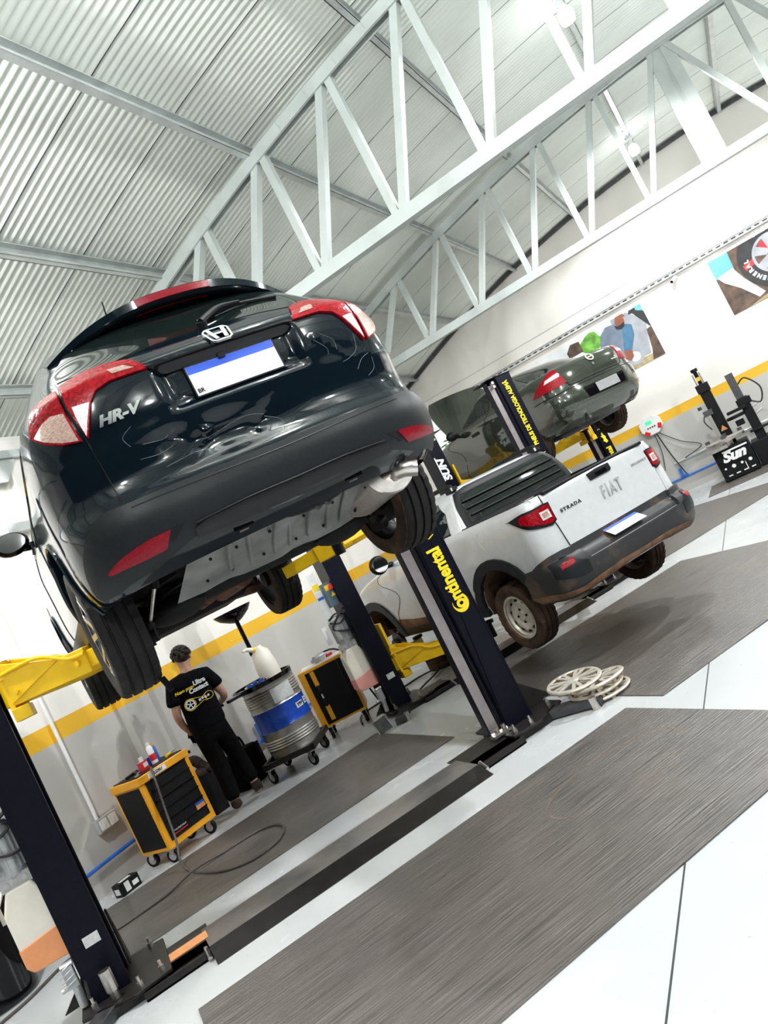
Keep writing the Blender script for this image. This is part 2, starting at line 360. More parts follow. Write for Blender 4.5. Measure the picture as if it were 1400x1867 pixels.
def patch(sh, poly, off, name, m, parent, th=.004, da=.04, dz=.03, mirror=False, smooth_poly=0, label=None, holes=None):
    """a panel that lies on the car skin: poly holds (a, z) corners; its edge is turned in by th"""
    if smooth_poly:
        P = [Vector((a, z, 0)) for a, z in poly]; Q = crom([P[-1]] + P + [P[0], P[1]], smooth_poly); k = smooth_poly
        poly = [(v.x, v.y) for v in Q[k:-k - 1 + 0]][:len(poly) * k]
    if mirror: poly = [(-a, z) for a, z in poly][::-1]
    bm = bmesh.new(); f = bm.faces.new([bm.verts.new((a, z, 0)) for a, z in poly]); bm.normal_update()
    if f.normal.z < 0: bmesh.ops.reverse_faces(bm, faces=bm.faces)
    bmesh.ops.triangulate(bm, faces=bm.faces)
    A = [p[0] for p in poly]; Z = [p[1] for p in poly]
    def cut(lo, hi, d, ax):
        k = math.ceil(lo / d)
        while k * d < hi - 1e-4:
            if k * d > lo + 1e-4:
                co = (k * d, 0, 0) if ax == 0 else (0, k * d, 0); no = (1, 0, 0) if ax == 0 else (0, 1, 0)
                bmesh.ops.bisect_plane(bm, geom=bm.verts[:] + bm.edges[:] + bm.faces[:], plane_co=co, plane_no=no, dist=1e-6)
            k += 1
    cut(min(A), max(A), da, 0); cut(min(Z), max(Z), dz, 1)
    bmesh.ops.remove_doubles(bm, verts=bm.verts, dist=1e-5)
    bm.verts.index_update(); V, N, F = [], [], []
    for v in bm.verts:
        p, n = sh.pt(v.co.x, v.co.y, off); V.append(p); N.append(n)
    for fc in bm.faces:
        ids = [v.index for v in fc.verts]
        a_, b_, c_ = [Vector(V[i]) for i in ids[:3]]
        if (b_ - a_).cross(c_ - a_).dot(Vector(N[ids[0]])) < 0: ids = ids[::-1]
        F.append(tuple(ids))
    sm = [True] * len(F)
    for e in bm.edges:
        if len(e.link_faces) == 1:
            i, j = e.verts[0].index, e.verts[1].index
            q = [Vector(V[i]), Vector(V[j]), Vector(V[j]) - Vector(N[j]) * (th + off * .0), Vector(V[i]) - Vector(N[i]) * (th + off * .0)]
            c = sum((Vector(V[v.index]) for v in e.link_faces[0].verts), Vector()) / len(e.link_faces[0].verts)
            n = (q[1] - q[0]).cross(q[3] - q[0])
            if n.dot((q[0] + q[1]) / 2 - c) < 0: q = [q[1], q[0], q[3], q[2]]; n = -n
            n = n.normalized() if n.length > 0 else Vector((0, 0, 1))
            o = len(V); V += [tuple(x) for x in q]; N += [tuple(n)] * 4; F.append((o, o + 1, o + 2, o + 3)); sm.append(True)
    bm.free()
    b = MB(); b.v, b.f, b.sm, b.mi = V, F, sm, [0] * len(F)
    o = b.build(name, m, parent, normals=N)
    if label: o['label'] = label
    return o
def ribbon(sh, pts, wd, off, name, m, parent, mirror=False, n=6):
    """a thin raised strip that follows (a, z) points on the skin"""
    b = MB()
    if mirror: pts = [(-a, z) for a, z in pts]
    P = crom([Vector((a, z, 0)) for a, z in pts], n)
    b.tube([Vector(sh.pt(p.x, p.y, off)[0]) for p in P], wd, 6)
    return b.build(name, m, parent)
def wheel(name, x, y, z, rad, wid, face, parent, rim='alloy', tread='rubber', rimr=None, lab=None, detail=96, inner=True):
    """road wheel: tyre part with rim (and hub) as its sub-parts; face = -1 / +1 for the outer side"""
    rr = rimr or rad * .64; hw = wid / 2
    m = Matrix.Translation((x, y, z)) @ Matrix.Rotation(PI / 2 * face, 4, 'Y')     # local +z = outer side
    prof = [(rr - .015, -hw * .78), (rr + .012, -hw * .93), (rad * .86, -hw * 1.0), (rad * .95, -hw * .95), (rad * .985, -hw * .8)]
    for c in (-.42, 0, .42):
        prof += [(rad * .998, (c - .06) * hw * 1.2), (rad * .962, (c - .045) * hw * 1.2), (rad * .962, (c + .045) * hw * 1.2), (rad * .998, (c + .06) * hw * 1.2)]
    prof += [(rad * .985, hw * .8), (rad * .95, hw * .95), (rad * .86, hw), (rr + .012, hw * .93), (rr - .015, hw * .78)]
    k = len(prof)
    def mod(i, j):
        return -.008 if (j in (3, 4, 5, k - 4, k - 5, k - 6) and i % 3 == 0) else 0
    b = MB(); b.lathe(prof, detail, m, mod)
    t = b.build(name, [M[tread]], parent)
    if lab: t['label'] = lab
    b = MB(); b.lathe([(rr - .004, -hw * .8), (rr - .03, -hw * .6), (rr - .045, 0), (rr - .03, hw * .6), (rr - .008, hw * .82), (rr - .03, hw * .80)], 40, m)
    if rim == 'alloy':
        for i in range(5):
            for s in (-1, 1):
                a = 2 * PI * i / 5 + s * .17; e = 2 * PI * i / 5 + s * .30
                p = m @ Vector((.05 * math.cos(a), .05 * math.sin(a), hw * .52)); q = m @ Vector(((rr - .02) * math.cos(e), (rr - .02) * math.sin(e), hw * .70))
                b.bar(p, q, .03, .03, m.to_3x3() @ Vector((0, 0, 1)))
        b.lathe([(.001, hw * .62), (.06, hw * .60), (.075, hw * .45), (.075, 0)], 24, m)
    else:
        b.lathe([(.001, hw * .55), (.035, hw * .55), (.045, hw * .45), (.075, hw * .42), (.085, hw * .50), (rr * .62, hw * .52), (rr * .74, hw * .30), (rr - .03, hw * .25), (rr - .03, hw * .1)], 36, m)
    ro = b.build('rim', M['alloy'] if rim == 'alloy' else (M['hubcap'] if rim == 'steel' else M[rim]), t)
    if rim != 'alloy':
        h_ = MB()
        for i in range(10):
            a = 2 * PI * i / 10; c = m @ Vector((rr * .68 * math.cos(a), rr * .68 * math.sin(a), hw * .36)); h_.cyl(c, c + m.to_3x3() @ Vector((0, 0, hw * .12)), .017, n=10)
        for i in range(4):
            a = 2 * PI * i / 4; c = m @ Vector((.06 * math.cos(a), .06 * math.sin(a), hw * .40)); h_.cyl(c, c + m.to_3x3() @ Vector((0, 0, hw * .14)), .011, n=6)
        h_.build('vent_holes', M['matt_black'], t)
    if inner:
        h_ = MB(); h_.cyl(m @ Vector((0, 0, -hw * .55)), m @ Vector((0, 0, hw * .15)), rr * .62, n=28); h_.cyl(m @ Vector((0, 0, -hw * .9)), m @ Vector((0, 0, -hw * .5)), rr * .3, n=20)
        h_.build('brake_drum', M['under_black'], t)
    return t
def arch_liner(yc, zc, r, x0, x1, m, parent):
    for s in (-1, 1):
        b = MB(); n = 18; P = [(yc + r * math.cos(PI * i / n), zc + r * math.sin(PI * i / n)) for i in range(n + 1)]
        V = [(s * x, y, z) for x in (x0, x1) for y, z in P]; b.add(V, [(i, i + 1, n + 2 + i, n + 1 + i) for i in range(n)], True)
        b.add([(s * x0, y, z) for y, z in P], [tuple(range(n + 1))]); b.build('wheel_arch_liner', m, parent, fixn=False)

# skin tables: z, half width, tail y, tail depth, nose y, nose depth (origin: ground under the rear axle)
T_SUV = [(0.34, 0.8, -0.8, 0.5, 3.25, 0.8), (0.4, 0.845, -0.9, 0.5, 3.35, 0.8), (0.48, 0.872, -0.955, 0.5, 3.42, 0.8), (0.58, 0.886, -0.968, 0.5, 3.44, 0.8), (0.66, 0.888, -0.955, 0.5, 3.44, 0.8), (0.72, 0.888, -0.925, 0.5, 3.43, 0.8), (0.78, 0.888, -0.915, 0.5, 3.42, 0.8), (0.9, 0.885, -0.93, 0.5, 3.38, 0.8), (1, 0.875, -0.94, 0.5, 3.2, 0.8), (1.08, 0.862, -0.938, 0.5, 2.75, 0.8), (1.16, 0.84, -0.925, 0.5, 2.2, 0.8), (1.2, 0.82, -0.885, 0.5, 2.05, 0.8), (1.26, 0.785, -0.81, 0.5, 1.9, 0.8), (1.4, 0.705, -0.66, 0.5, 1.55, 0.7), (1.5, 0.645, -0.545, 0.45, 1.25, 0.6), (1.58, 0.585, -0.4, 0.4, 0.95, 0.5), (1.63, 0.48, -0.2, 0.3, 0.7, 0.3), (1.65, 0.3, 0.05, 0.2, 0.45, 0.2)]
T_PICKUP = [(0.3, 0.74, -0.66, 0.3, 3.2, 0.5), (0.36, 0.79, -0.76, 0.3, 3.35, 0.5), (0.44, 0.825, -0.85, 0.3, 3.42, 0.5), (0.56, 0.84, -0.875, 0.3, 3.45, 0.5), (0.63, 0.845, -0.86, 0.3, 3.45, 0.5), (0.68, 0.845, -0.8, 0.3, 3.45, 0.5), (0.85, 0.85, -0.785, 0.3, 3.42, 0.5), (1, 0.845, -0.775, 0.3, 3.35, 0.5), (1.1, 0.835, -0.77, 0.3, 3, 0.5), (1.18, 0.82, -0.765, 0.3, 2.4, 0.5), (1.22, 0.8, -0.75, 0.3, 2, 0.5)]
T_CAB = [(1.16, 0.78, 0.3, 0.12, 2.05, 0.5), (1.25, 0.755, 0.32, 0.12, 1.95, 0.5), (1.4, 0.7, 0.36, 0.12, 1.65, 0.45), (1.52, 0.64, 0.41, 0.12, 1.4, 0.4), (1.58, 0.58, 0.46, 0.12, 1.25, 0.3), (1.61, 0.48, 0.55, 0.12, 1.05, 0.2)]
T_SEDAN = [(0.28, 0.74, -0.86, 0.55, 3.2, 0.8), (0.36, 0.8, -0.96, 0.55, 3.3, 0.8), (0.5, 0.845, -1.03, 0.55, 3.36, 0.8), (0.62, 0.855, -1.05, 0.55, 3.38, 0.8), (0.76, 0.858, -1.035, 0.55, 3.38, 0.8), (0.8, 0.858, -1, 0.55, 3.37, 0.8), (0.95, 0.85, -0.985, 0.55, 3.3, 0.8), (1.04, 0.835, -0.97, 0.55, 2.9, 0.8), (1.1, 0.81, -0.94, 0.55, 2.4, 0.7), (1.14, 0.77, -0.88, 0.5, 2.1, 0.6), (1.155, 0.7, -0.78, 0.4, 1.9, 0.5)]
T_TOP = [(1.12, 0.775, -0.52, 0.4, 2.1, 0.6), (1.22, 0.72, -0.28, 0.4, 1.85, 0.55), (1.34, 0.655, 0, 0.35, 1.55, 0.5), (1.43, 0.6, 0.28, 0.3, 1.25, 0.4), (1.47, 0.52, 0.48, 0.25, 1.05, 0.3), (1.485, 0.4, 0.62, 0.2, 0.95, 0.2)]

# ---------------------------------------------------------------- the shed
XL, XR, YF, YB, XC = -6.4, 8.04, -5.0, 16.0, .82          # side wall, open side, open front, gable wall, ridge
def zr(x): return 5.914 + .057 * x - .028 * x * x
b = MB(); b.span((XL - .3, YF, -.12), (XR + .3, YB + .3, 0)); struct(inB(b.build('floor', M['floor'])))
b = MB()
for x in (-1.008, 4.4): b.span((x - .004, YF, 0), (x + .004, YB, .0012))
fj = struct(inB(b.build('trim_1', M['seam'])))
b = MB(); b.span((XL - .2, YF, 0), (XL, YB + .2, zr(XL) + .05)); struct(inB(b.build('wall_left', M['wall'])))
# gable wall with a doorway in its far left corner
DX0, DX1, DZ = -6.2, -5.3, 3.78
b = MB()
xs = [XL, DX0, DX1] + [DX1 + (XR - DX1) * i / 24 for i in range(1, 25)]
for i in range(len(xs) - 1):
    a, c = xs[i], xs[i + 1]; zb = DZ if i == 1 else 0
    vs = [(x, y, z) for y in (YB, YB + .2) for x, z in ((a, zb), (c, zb), (c, zr(c) + .05), (a, zr(a) + .05))]
    b.add(vs, [(0, 1, 2, 3), (7, 6, 5, 4), (0, 4, 5, 1), (3, 2, 6, 7), (0, 3, 7, 4), (1, 5, 6, 2)])
struct(inB(b.build('wall_right', M['wall'])))
b = MB(); b.span((DX0 - .06, YB - .03, 0), (DX0, YB + .22, DZ + .06)); b.span((DX1, YB - .03, 0), (DX1 + .06, YB + .22, DZ + .06)); b.span((DX0 - .06, YB - .03, DZ), (DX1 + .06, YB + .22, DZ + .06))
struct(inB(b.build('door_1', M['white'])))
# pilasters on the side wall
k = 2
for y, wd in ((5.72, .36), (10.95, .36), (1.6, .36)):
    b = MB(); b.span((XL, y - wd / 2, 0), (XL + .1, y + wd / 2, zr(XL) - .02)); struct(inB(b.build('trim_%d' % k, M['wall'], bevel=.006))); k += 1
b = MB(); b.span((XL, YF, 4.16), (XL + .16, YB, 4.24)); b.span((XL, YF, 4.24), (XL + .05, YB, 4.40)); struct(inB(b.build('trim_%d' % k, M['galv']))); k += 1
b = MB(); b.span((XL, YB - .012, 4.10), (XR, YB, 4.113)); struct(inB(b.build('trim_%d' % k, M['grey_sticker']))); k += 1
b = MB(); b.span((XL, YB - .012, 0), (XR, YB, .012)); b.span((XL, YF, 0), (XL + .012, YB, .012)); struct(inB(b.build('trim_%d' % k, M['grey_sticker']))); k += 1
b = MB(); b.add([(x, y, z) for x in (XL + .10, XL + .12) for y, z in ((4.9, 4.18), (5.66, 4.18), (5.45, 3.92), (5.2, 3.92))], [(0, 1, 2, 3), (7, 6, 5, 4), (0, 4, 5, 1), (1, 5, 6, 2), (2, 6, 7, 3), (3, 7, 4, 0)]); struct(inB(b.build('trim_%d' % k, M['galv']))); k += 1
# corrugated roof: waves run across the shed along the arch
b = MB(); pitch = .076; ns = 8; ny = int((YB + .2 - YF) / pitch * ns); nx = 30
V = []
for j in range(ny + 1):
    y = YF + j * pitch / ns; dz = .014 * math.cos(2 * PI * j / ns)
    for i in range(nx + 1):
        x = XL - .35 + (XR - XL + .7) * i / nx; V.append((x, y, zr(x) + .075 + dz))
b.add(V, [(j * (nx + 1) + i, j * (nx + 1) + i + 1, (j + 1) * (nx + 1) + i + 1, (j + 1) * (nx + 1) + i) for j in range(ny) for i in range(nx)], True)
struct(inB(b.build('ceiling', M['ceiling'], fixn=False)))
b = MB()
for q in range(23):                                                   # lap seams between sheets
    y = YF + .5 + q * .912
    for i in range(nx):
        x0 = XL + (XR - XL) * i / nx; x1 = XL + (XR - XL) * (i + 1) / nx
        b.bar((x0, y, zr(x0) + .062), (x1, y, zr(x1) + .062), .009, .004)
struct(inB(b.build('trim_%d' % k, M['seam']))); k += 1
for q in range(11):                                                   # purlins, C section, running the length of the shed
    x = .05 + (q - 4) * 1.46
    if x < XL or x > XR: continue
    b = MB(); z = zr(x)
    b.span((x - .004, YF, z - .06), (x + .004, YB, z + .06)); b.span((x - .004, YF, z - .06), (x + .06, YB, z - .052)); b.span((x - .004, YF, z + .052), (x + .06, YB, z + .06)); b.span((x + .054, YF, z - .06), (x + .06, YB, z - .035))
    struct(inB(b.build('trim_%d' % k, M['galv']))); k += 1
b = MB()
for q in range(30):
    x0 = XL + (XR - XL) * q / 30; x1 = XL + (XR - XL) * (q + 1) / 30
    b.bar((x0, YB - .05, zr(x0) - .0), (x1, YB - .05, zr(x1) - .0), .06, .07)
struct(inB(b.build('trim_%d' % k, M['steel_dark']))); k += 1

ZB = 4.085
def truss(y, label):
    t = empty('roof_truss', B(0, y, ZB), BANG); t['label'] = label; t['category'] = 'roof truss'; t['group'] = 'steel roof trusses'
    D = Vector((0, y, ZB))
    def L(x, z, dy=0): return (x - 0, dy, z - ZB)
    b = MB(); b.span((XL, -.055, 0), (XR, -.047, .12)); b.span((XL, .047, 0), (XR, .055, .12)); b.span((XL, -.05, 0), (XR, .05, .008)); b.build('bottom_chord', M['truss'], t)
    b = MB(); n = 40
    for i in range(n):
        x0 = XL + (XR - XL) * i / n; x1 = XL + (XR - XL) * (i + 1) / n; x1 += .004
        z0, z1 = zr(x0) - .12, zr(x1) - .12
        b.bar(L(x0, z0, -.05), L(x1, z1, -.05), .008, .12); b.bar(L(x0, z0, .05), L(x1, z1, .05), .008, .12); b.bar(L(x0, z0 + .055), L(x1, z1 + .055), .1, .008); b.bar(L(x0, z0 - .058, -.055), L(x1, z1 - .058, -.055), .03, .006)
    b.build('top_chord', M['truss'], t)
    for q in range(-8, 9):
        x = XC + q * .885
        if x < XL + .1 or x > XR - .1: continue
        b = MB()
        if q == 0: b.span((x - .16, -.03, .1), (x - .02, .03, zr(x) - ZB - .08)); b.span((x + .02, -.03, .1), (x + .16, .03, zr(x) - ZB - .08)); b.span((x - .03, -.012, .1), (x + .03, .012, zr(x) - ZB - .1))
        else: b.span((x - .035, -.045, .06), (x + .035, .045, zr(x) - ZB - .1))
        b.build('vertical_web', M['truss'], t)
        if q != 0:
            s = 1 if q < 0 else -1; xt = x + s * .81; xb = x + s * .06
            b = MB(); b.bar((xb, 0, .08), (xt, 0, zr(xt) - ZB - .12), .09, .07, (1, 0, 0)); b.build('diagonal_web', M['truss'], t)
    return t
truss(6.55, 'pale steel roof truss nearest the camera, above the black raised car')
truss(11.28, 'pale steel roof truss farther back, between near truss and poster wall')
truss(1.82, 'pale steel roof truss overhead behind the camera')

def lamp(x, y, label, pw=1.0, glow=.015):
    z = zr(x) - .06; t = empty('hanging_lamp', B(x, y, z), BANG); tag(t, label, 'lamp', 'LED lamps under the roof')
    one('bracket', M['lamp_white'], t, lambda b: (b.cyl((0, 0, 0), (0, 0, -.05), .05), b.cyl((0, 0, -.05), (0, 0, -.16), .028, .05)))
    one('bulb', M['lamp'], t, lambda b: b.lathe([(.045, -.15), (.075, -.19), (.085, -.25), (.07, -.31), (.001, -.33)], 20))
    ld = bpy.data.lights.new('lamp_light', 'SPOT'); ld.spot_size = R(172); ld.spot_blend = .25; ld.energy = LAMP_W * pw; ld.shadow_soft_size = .09; ld.color = (.97, .985, 1)
    lo = bpy.data.objects.new('lamp_light', ld); COL.objects.link(lo); lo.parent = t; lo.location = (0, 0, -.40)
    lp = bpy.data.lights.new('roof_fill', 'POINT'); lp.energy = LAMP_W * glow; lp.shadow_soft_size = .09; lp.color = (.97, .985, 1)  # extra point light added to brighten the roof, strongest near the camera
    l2 = bpy.data.objects.new('roof_fill', lp); COL.objects.link(l2); l2.parent = t; l2.location = (0, 0, -.46)
lamp(.06, 8.6, 'bright LED lamp at the top of the picture, seen through the near truss', 1.25)
lamp(.06, 14.0, 'bright LED lamp under the roof beside the poster wall, behind the far truss', .75)
for x, y in ((.06, 3.2), (.06, -2.2), (4.43, 3.2), (4.43, 8.6), (4.43, 14.0), (-4.33, 2.4), (4.43, -2.2)):
    lamp(x, y, 'LED lamp under the roof, outside the picture', .9 if y > 13 else 1.3 if y > 8 else .22, .5 if y < 4 else .03)

# ---------------------------------------------------------------- things on the walls
def tube_thing(name, pts, r, m, label, cat, group=None, n=8, smooth=0, frame=True):
    b = MB(); b.tube(pts, r, n, smooth); o = b.build(name, m)
    if frame: inB(o)
    return tag(o, label, cat, group)
tube_thing('air_pipe', [(XL + .04, -3, .26), (XL + .04, 15.9, .27)], .017, M['blue_pipe'], 'blue compressed air pipe along the foot of the left side wall', 'pipe')
tube_thing('air_pipe', [(-5.0, YB - .04, .27), (7.8, YB - .04, .32)], .02, M['blue_pipe'], 'blue compressed air pipe along the foot of the poster wall', 'pipe')
tube_thing('conduit', [(-1.84, YB - .04, .60), (5.5, YB - .04, .66)], .022, M['galv'], 'grey metal conduit running along poster wall towards tyre machine', 'conduit')
t = empty('cable_tray', B(-5.2, YB - .055, 3.83), BANG); tag(t, 'long perforated white cable tray high on the poster wall', 'cable tray')
one('tray_channel', M['white'], t, lambda b: (b.span((0, -.03, -.045), (13, .05, -.04)), b.span((0, -.03, .04), (13, .05, .045)), b.span((0, .04, -.045), (13, .05, .045))))
o = one('slots', M['steel_dark'], t, lambda b: [b.span((.1 + i * .14, .036, -.012), (.18 + i * .14, .041, .012)) for i in range(91)])
t = empty('security_camera', B(-.35, YB - .08, 3.70), BANG); tag(t, 'small white security camera under the cable tray', 'camera')
one('body', M['white'], t, lambda b: (b.cyl((.03, .05, .04), (-.05, -.06, -.02), .032), b.box((.04, .06, .05), (.05, .05, .06))))
one('lens', M['matt_black'], t, lambda b: b.cyl((-.045, -.055, -.017), (-.056, -.07, -.023), .026))
def conduit_drop(y, z0, label, grp):
    t = empty('wall_conduit', B(XL + .03, y, z0), BANG); tag(t, label, 'conduit', grp)
    one('tube', M['white'], t, lambda b: b.cyl((0, 0, 0), (0, 0, 4.0 - z0), .018))
    return t
t = empty('cable_duct', B(XL + .06, 1.0, 3.44), BANG); tag(t, 'pale cable duct high on the left wall, just above the black car wing mirror', 'cable duct')
one('duct', M['galv'], t, lambda b: b.span((-.05, -4, -.04), (.05, 4.5, .05))); one('end_joint', M['white'], t, lambda b: b.span((-.055, 4.1, -.045), (.055, 4.2, .055)))
c1 = conduit_drop(4.79, .62, 'pale conduit running down the left wall to a double socket box', None)
t = empty('socket_box', B(XL + .03, 4.87, .55), BANG); tag(t, 'grey double socket box low on the left wall beside tool chest', 'socket')
one('back_box', M['galv'], t, lambda b: b.box((0, 0, 0), (.05, .24, .13)), .006)
for s in (-1, 1): one('socket_face', M['white'], t, lambda b: (b.box((.03, .055 * s, 0), (.015, .08, .09)), b.box((.039, .055 * s, 0), (.004, .02, .05))))
t = empty('wall_sign', B(XL + .015, 3.73, 1.60), BANG); tag(t, 'dark green sign with white arrows on the left wall below the yellow arm', 'sign')
one('board', M['print_dark'], t, lambda b: b.box((0, 0, 0), (.012, .42, .2)))
one('arrow_marks', M['white_text'], t, lambda b: [b.box((.008, y, z), (.004, w_, .035), Matrix.Rotation(a, 4, 'X')) for y, z, w_, a in ((-.1, 0, .1, .7), (-.05, .0, .1, -.7), (.07, .02, .12, 0), (.12, .0, .09, .6))])
t = empty('inflator_display', B(-1.90, YB - .05, 1.47), BANG); tag(t, 'white and red digital tyre inflator display on poster wall', 'display')
one('case', M['white'], t, lambda b: b.prism([(.23 * math.cos(a * PI / 4 + .39), .2 * math.sin(a * PI / 4 + .39)) for a in range(8)], .07, Matrix.Rotation(PI / 2, 4, 'X')), .01)
one('red_trim', M['red'], t, lambda b: [b.box((x, -.072, z), (.1, .01, .07), Matrix.Rotation(a, 4, 'Y')) for x, z, a in ((-.12, -.13, .7), (.15, -.07, -1.2))])
one('screen', M['green_led'], t, lambda b: b.box((-.02, -.073, .06), (.12, .006, .07)))
one('buttons', M['matt_black'], t, lambda b: [b.cyl((-.07 + .045 * i, -.07, -.04), (-.07 + .045 * i, -.078, -.04), .014, n=10) for i in range(4)])
tube_thing('hanging_cable', [(-1.92, YB - .06, 1.28), (-1.95, YB - .05, .9), (-2.05, YB - .05, .55)], .008, M['cable'], 'thin cable from inflator display nearest the pickup', 'cable', None, 6, 6)
tube_thing('hanging_cable', [(-1.84, YB - .06, 1.28), (-1.55, YB - .06, .95), (-1.25, YB - .075, .72), (-1.62, YB - .085, .62)], .009, M['cable'], 'looping cable from inflator display to the grey conduit end', 'cable', None, 6, 6)
tube_thing('hanging_cable', [(-1.88, YB - .06, 1.28), (-1.82, YB - .06, .8), (-1.72, YB - .06, .30)], .012, M['cable'], 'straight hose from inflator display down to blue pipe', 'cable', None, 6, 6)
t = empty('hose_valve', B(-1.80, YB - .06, .36), BANG); tag(t, 'blue shut-off valve standing on the blue pipe below inflator display', 'valve')
one('valve_body', M['blue_pipe'], t, lambda b: (b.box((0, 0, .03), (.05, .05, .18)), b.box((.03, 0, -.05), (.14, .04, .04))))

# posters
def poly_part(name, m, par, pts, y, h_=.004):
    b = MB(); b.prism(pts, h_, Matrix(((1, 0, 0, 0), (0, 0, -1, y), (0, 1, 0, 0), (0, 0, 0, 1)))); return b.build(name, m, par)
def circ(cx, cz, r, n=40, a0=0, a1=2 * PI, rx=1): return [(cx + r * rx * math.cos(a0 + (a1 - a0) * i / n), cz + r * math.sin(a0 + (a1 - a0) * i / n)) for i in range(n)]
t = empty('wall_poster', B(-1.07, YB - .006, 2.57), BANG); tag(t, 'poster of a man crouching by a silver car, behind the green sedan', 'poster', 'workshop posters')
W_ = -2.6
poly_part('sheet', M['print_white'], t, [(W_, 0), (0, 0), (0, 1.08), (W_, 1.08)], 0)
poly_part('printed_trees', M['green'], t, [(-1.12 + .24 * (1 + .18 * math.sin(5 * i)) * math.cos(i * PI / 9), .86 + .2 * (1 + .15 * math.sin(7 * i)) * math.sin(i * PI / 9)) for i in range(18)], -.004)
poly_part('printed_hut', M['print_brown'], t, [(-1.62, .80), (-1.32, .80), (-1.32, 1.02), (-1.5, 1.04), (-1.62, .92)], -.005)
poly_part('printed_car', M['print_silver'], t, [(-.62, .14), (-.22, .14), (-.10, .55), (-.05, .70), (-.16, .9), (-.30, 1.06), (-.62, 1.07)], -.004)
poly_part('printed_car_window', M['print_dark'], t, [(-.28, 1.0), (-.20, .98), (-.03, .62), (0, .58), (0, .92), (-.10, 1.06), (-.24, 1.06)], -.005)
poly_part('printed_car_interior', M['print_brown'], t, [(-.24, .0), (0, 0), (0, .60), (-.10, .58), (-.17, .2)], -.006)
poly_part('printed_sky', M['sky_blue'], t, [(-.12, 1.0), (-.005, .93), (-.005, 1.075), (-.12, 1.075)], -.007)
poly_part('printed_ground', M['print_tan'], t, [(-1.1, 0), (-.24, 0), (-.20, .12), (-1.1, .16)], -.0062)
poly_part('printed_car_wheel', M['print_silver'], t, circ(-.50, .22, .16), -.0075); poly_part('printed_car_wheel', M['print_white'], t, circ(-.50, .22, .095), -.0085)
poly_part('printed_body', M['grey_blue'], t, [(-1.0, .25), (-.62, .25), (-.52, .60), (-.45, .86), (-.56, .97), (-.76, 1.0), (-.90, .90), (-1.0, .7)], -.010)
poly_part('printed_arm', M['denim'], t, [(-.46, .92), (-.30, .80), (-.34, .60), (-.50, .36), (-.64, .42), (-.56, .62)], -.011)
poly_part('printed_arm', M['print_skin'], t, [(-.64, .42), (-.50, .36), (-.52, .24), (-.60, .18), (-.68, .26)], -.012)
poly_part('printed_face', M['print_skin'], t, circ(-.47, .96, .105, 24, rx=.85), -.012)
poly_part('printed_beard', M['print_dark'], t, [(-.60, .94), (-.58, .85), (-.50, .81), (-.42, .84), (-.40, .92), (-.47, .90), (-.54, .90)], -.013)
poly_part('printed_cap', M['print_skin'], t, [(x, min(z, 1.076)) for x, z in circ(-.44, 1.0, .10, 20, .1, PI - .1)], -.0125)
t = empty('wall_poster', B(.26, YB - .006, 2.59), BANG); tag(t, 'poster of a big black tyre with silver rim, at the right edge', 'poster', 'workshop posters')
poly_part('sheet', M['print_brown'], t, [(0, 0), (2.5, 0), (2.5, 1.08), (0, 1.08)], 0)
poly_part('printed_sky', M['sky_blue'], t, [(0, .72), (.34, .72), (.36, 1.076), (0, 1.076)], -.004)
poly_part('printed_dust', M['print_white'], t, [(.03, .74), (.32, .78), (.42, .5), (.62, .12), (.5, .08), (.3, .38), (.1, .6)], -.005)
poly_part('printed_sand', M['print_tan'], t, [(.3, .004), (2.5, .004), (2.5, .3), (1.4, .25), (.9, .12)], -.005)
cx_, cz_ = 1.02, .68
poly_part('printed_tyre', M['print_dark'], t, [(x, min(max(z, .03), 1.076)) for x, z in circ(cx_, cz_, .60, 60)], -.008)
poly_part('printed_red_band', M['red'], t, [(.5, .60), (.72, .66), (.74, .76), (.48, .70)], -.009)
poly_part('printed_rim', M['print_brown'], t, circ(cx_, cz_, .34), -.010)
poly_part('printed_brake', M['red'], t, circ(cx_ - .05, cz_ + .14, .14, 20), -.0105)
b = MB()
for i in range(6):
    a = PI / 6 + i * PI / 3; d = Vector((math.cos(a), math.sin(a))); n_ = Vector((-d.y, d.x))
    q = [d * .05 + n_ * .05, d * .33 + n_ * .085, d * .33 - n_ * .085, d * .05 - n_ * .05]
    b.prism([(cx_ + p.x, cz_ + p.y) for p in q], .004, Matrix(((1, 0, 0, 0), (0, 0, -1, -.011), (0, 1, 0, 0), (0, 0, 0, 1))))
mm = Matrix(((1, 0, 0, 0), (0, 0, -1, -.012), (0, 1, 0, 0), (0, 0, 0, 1)))
for i in range(48):
    a, c = 2 * PI * i / 48, 2 * PI * (i + 1) / 48
    b.prism([(cx_ + r * math.cos(k_), cz_ + r * math.sin(k_)) for r, k_ in ((.31, a), (.355, a), (.355, c), (.31, c))], .004, mm)
b.prism(circ(cx_, cz_, .12, 24), .004, mm); b.build('printed_spokes', M['print_silver'], t)
b = MB(); mm = mm @ Matrix.Translation((0, 0, .005))
for i in range(6): b.prism(circ(cx_ + .088 * math.cos(i * PI / 3), cz_ + .088 * math.sin(i * PI / 3), .02, 10), .003, mm)
b.prism(circ(cx_, cz_, .035, 14), .003, mm); b.build('printed_nuts', M['print_dark'], t)
def arc_text(s, r, a0, da, size):
    for i, ch in enumerate(s):
        a = a0 - da * i; d = Vector((math.cos(a), math.sin(a)))
        text(ch, size, axes((cx_ + r * d.x, -.018, cz_ + r * d.y), (d.y, 0, -d.x), (d.x, 0, d.y)), M['white_text'], 'printed_letter', t, .001, 1, 0, .006)
arc_text('GENERAL', .46, R(238), R(11), .10); arc_text('GRABBER', .46, R(112), R(11), .10)

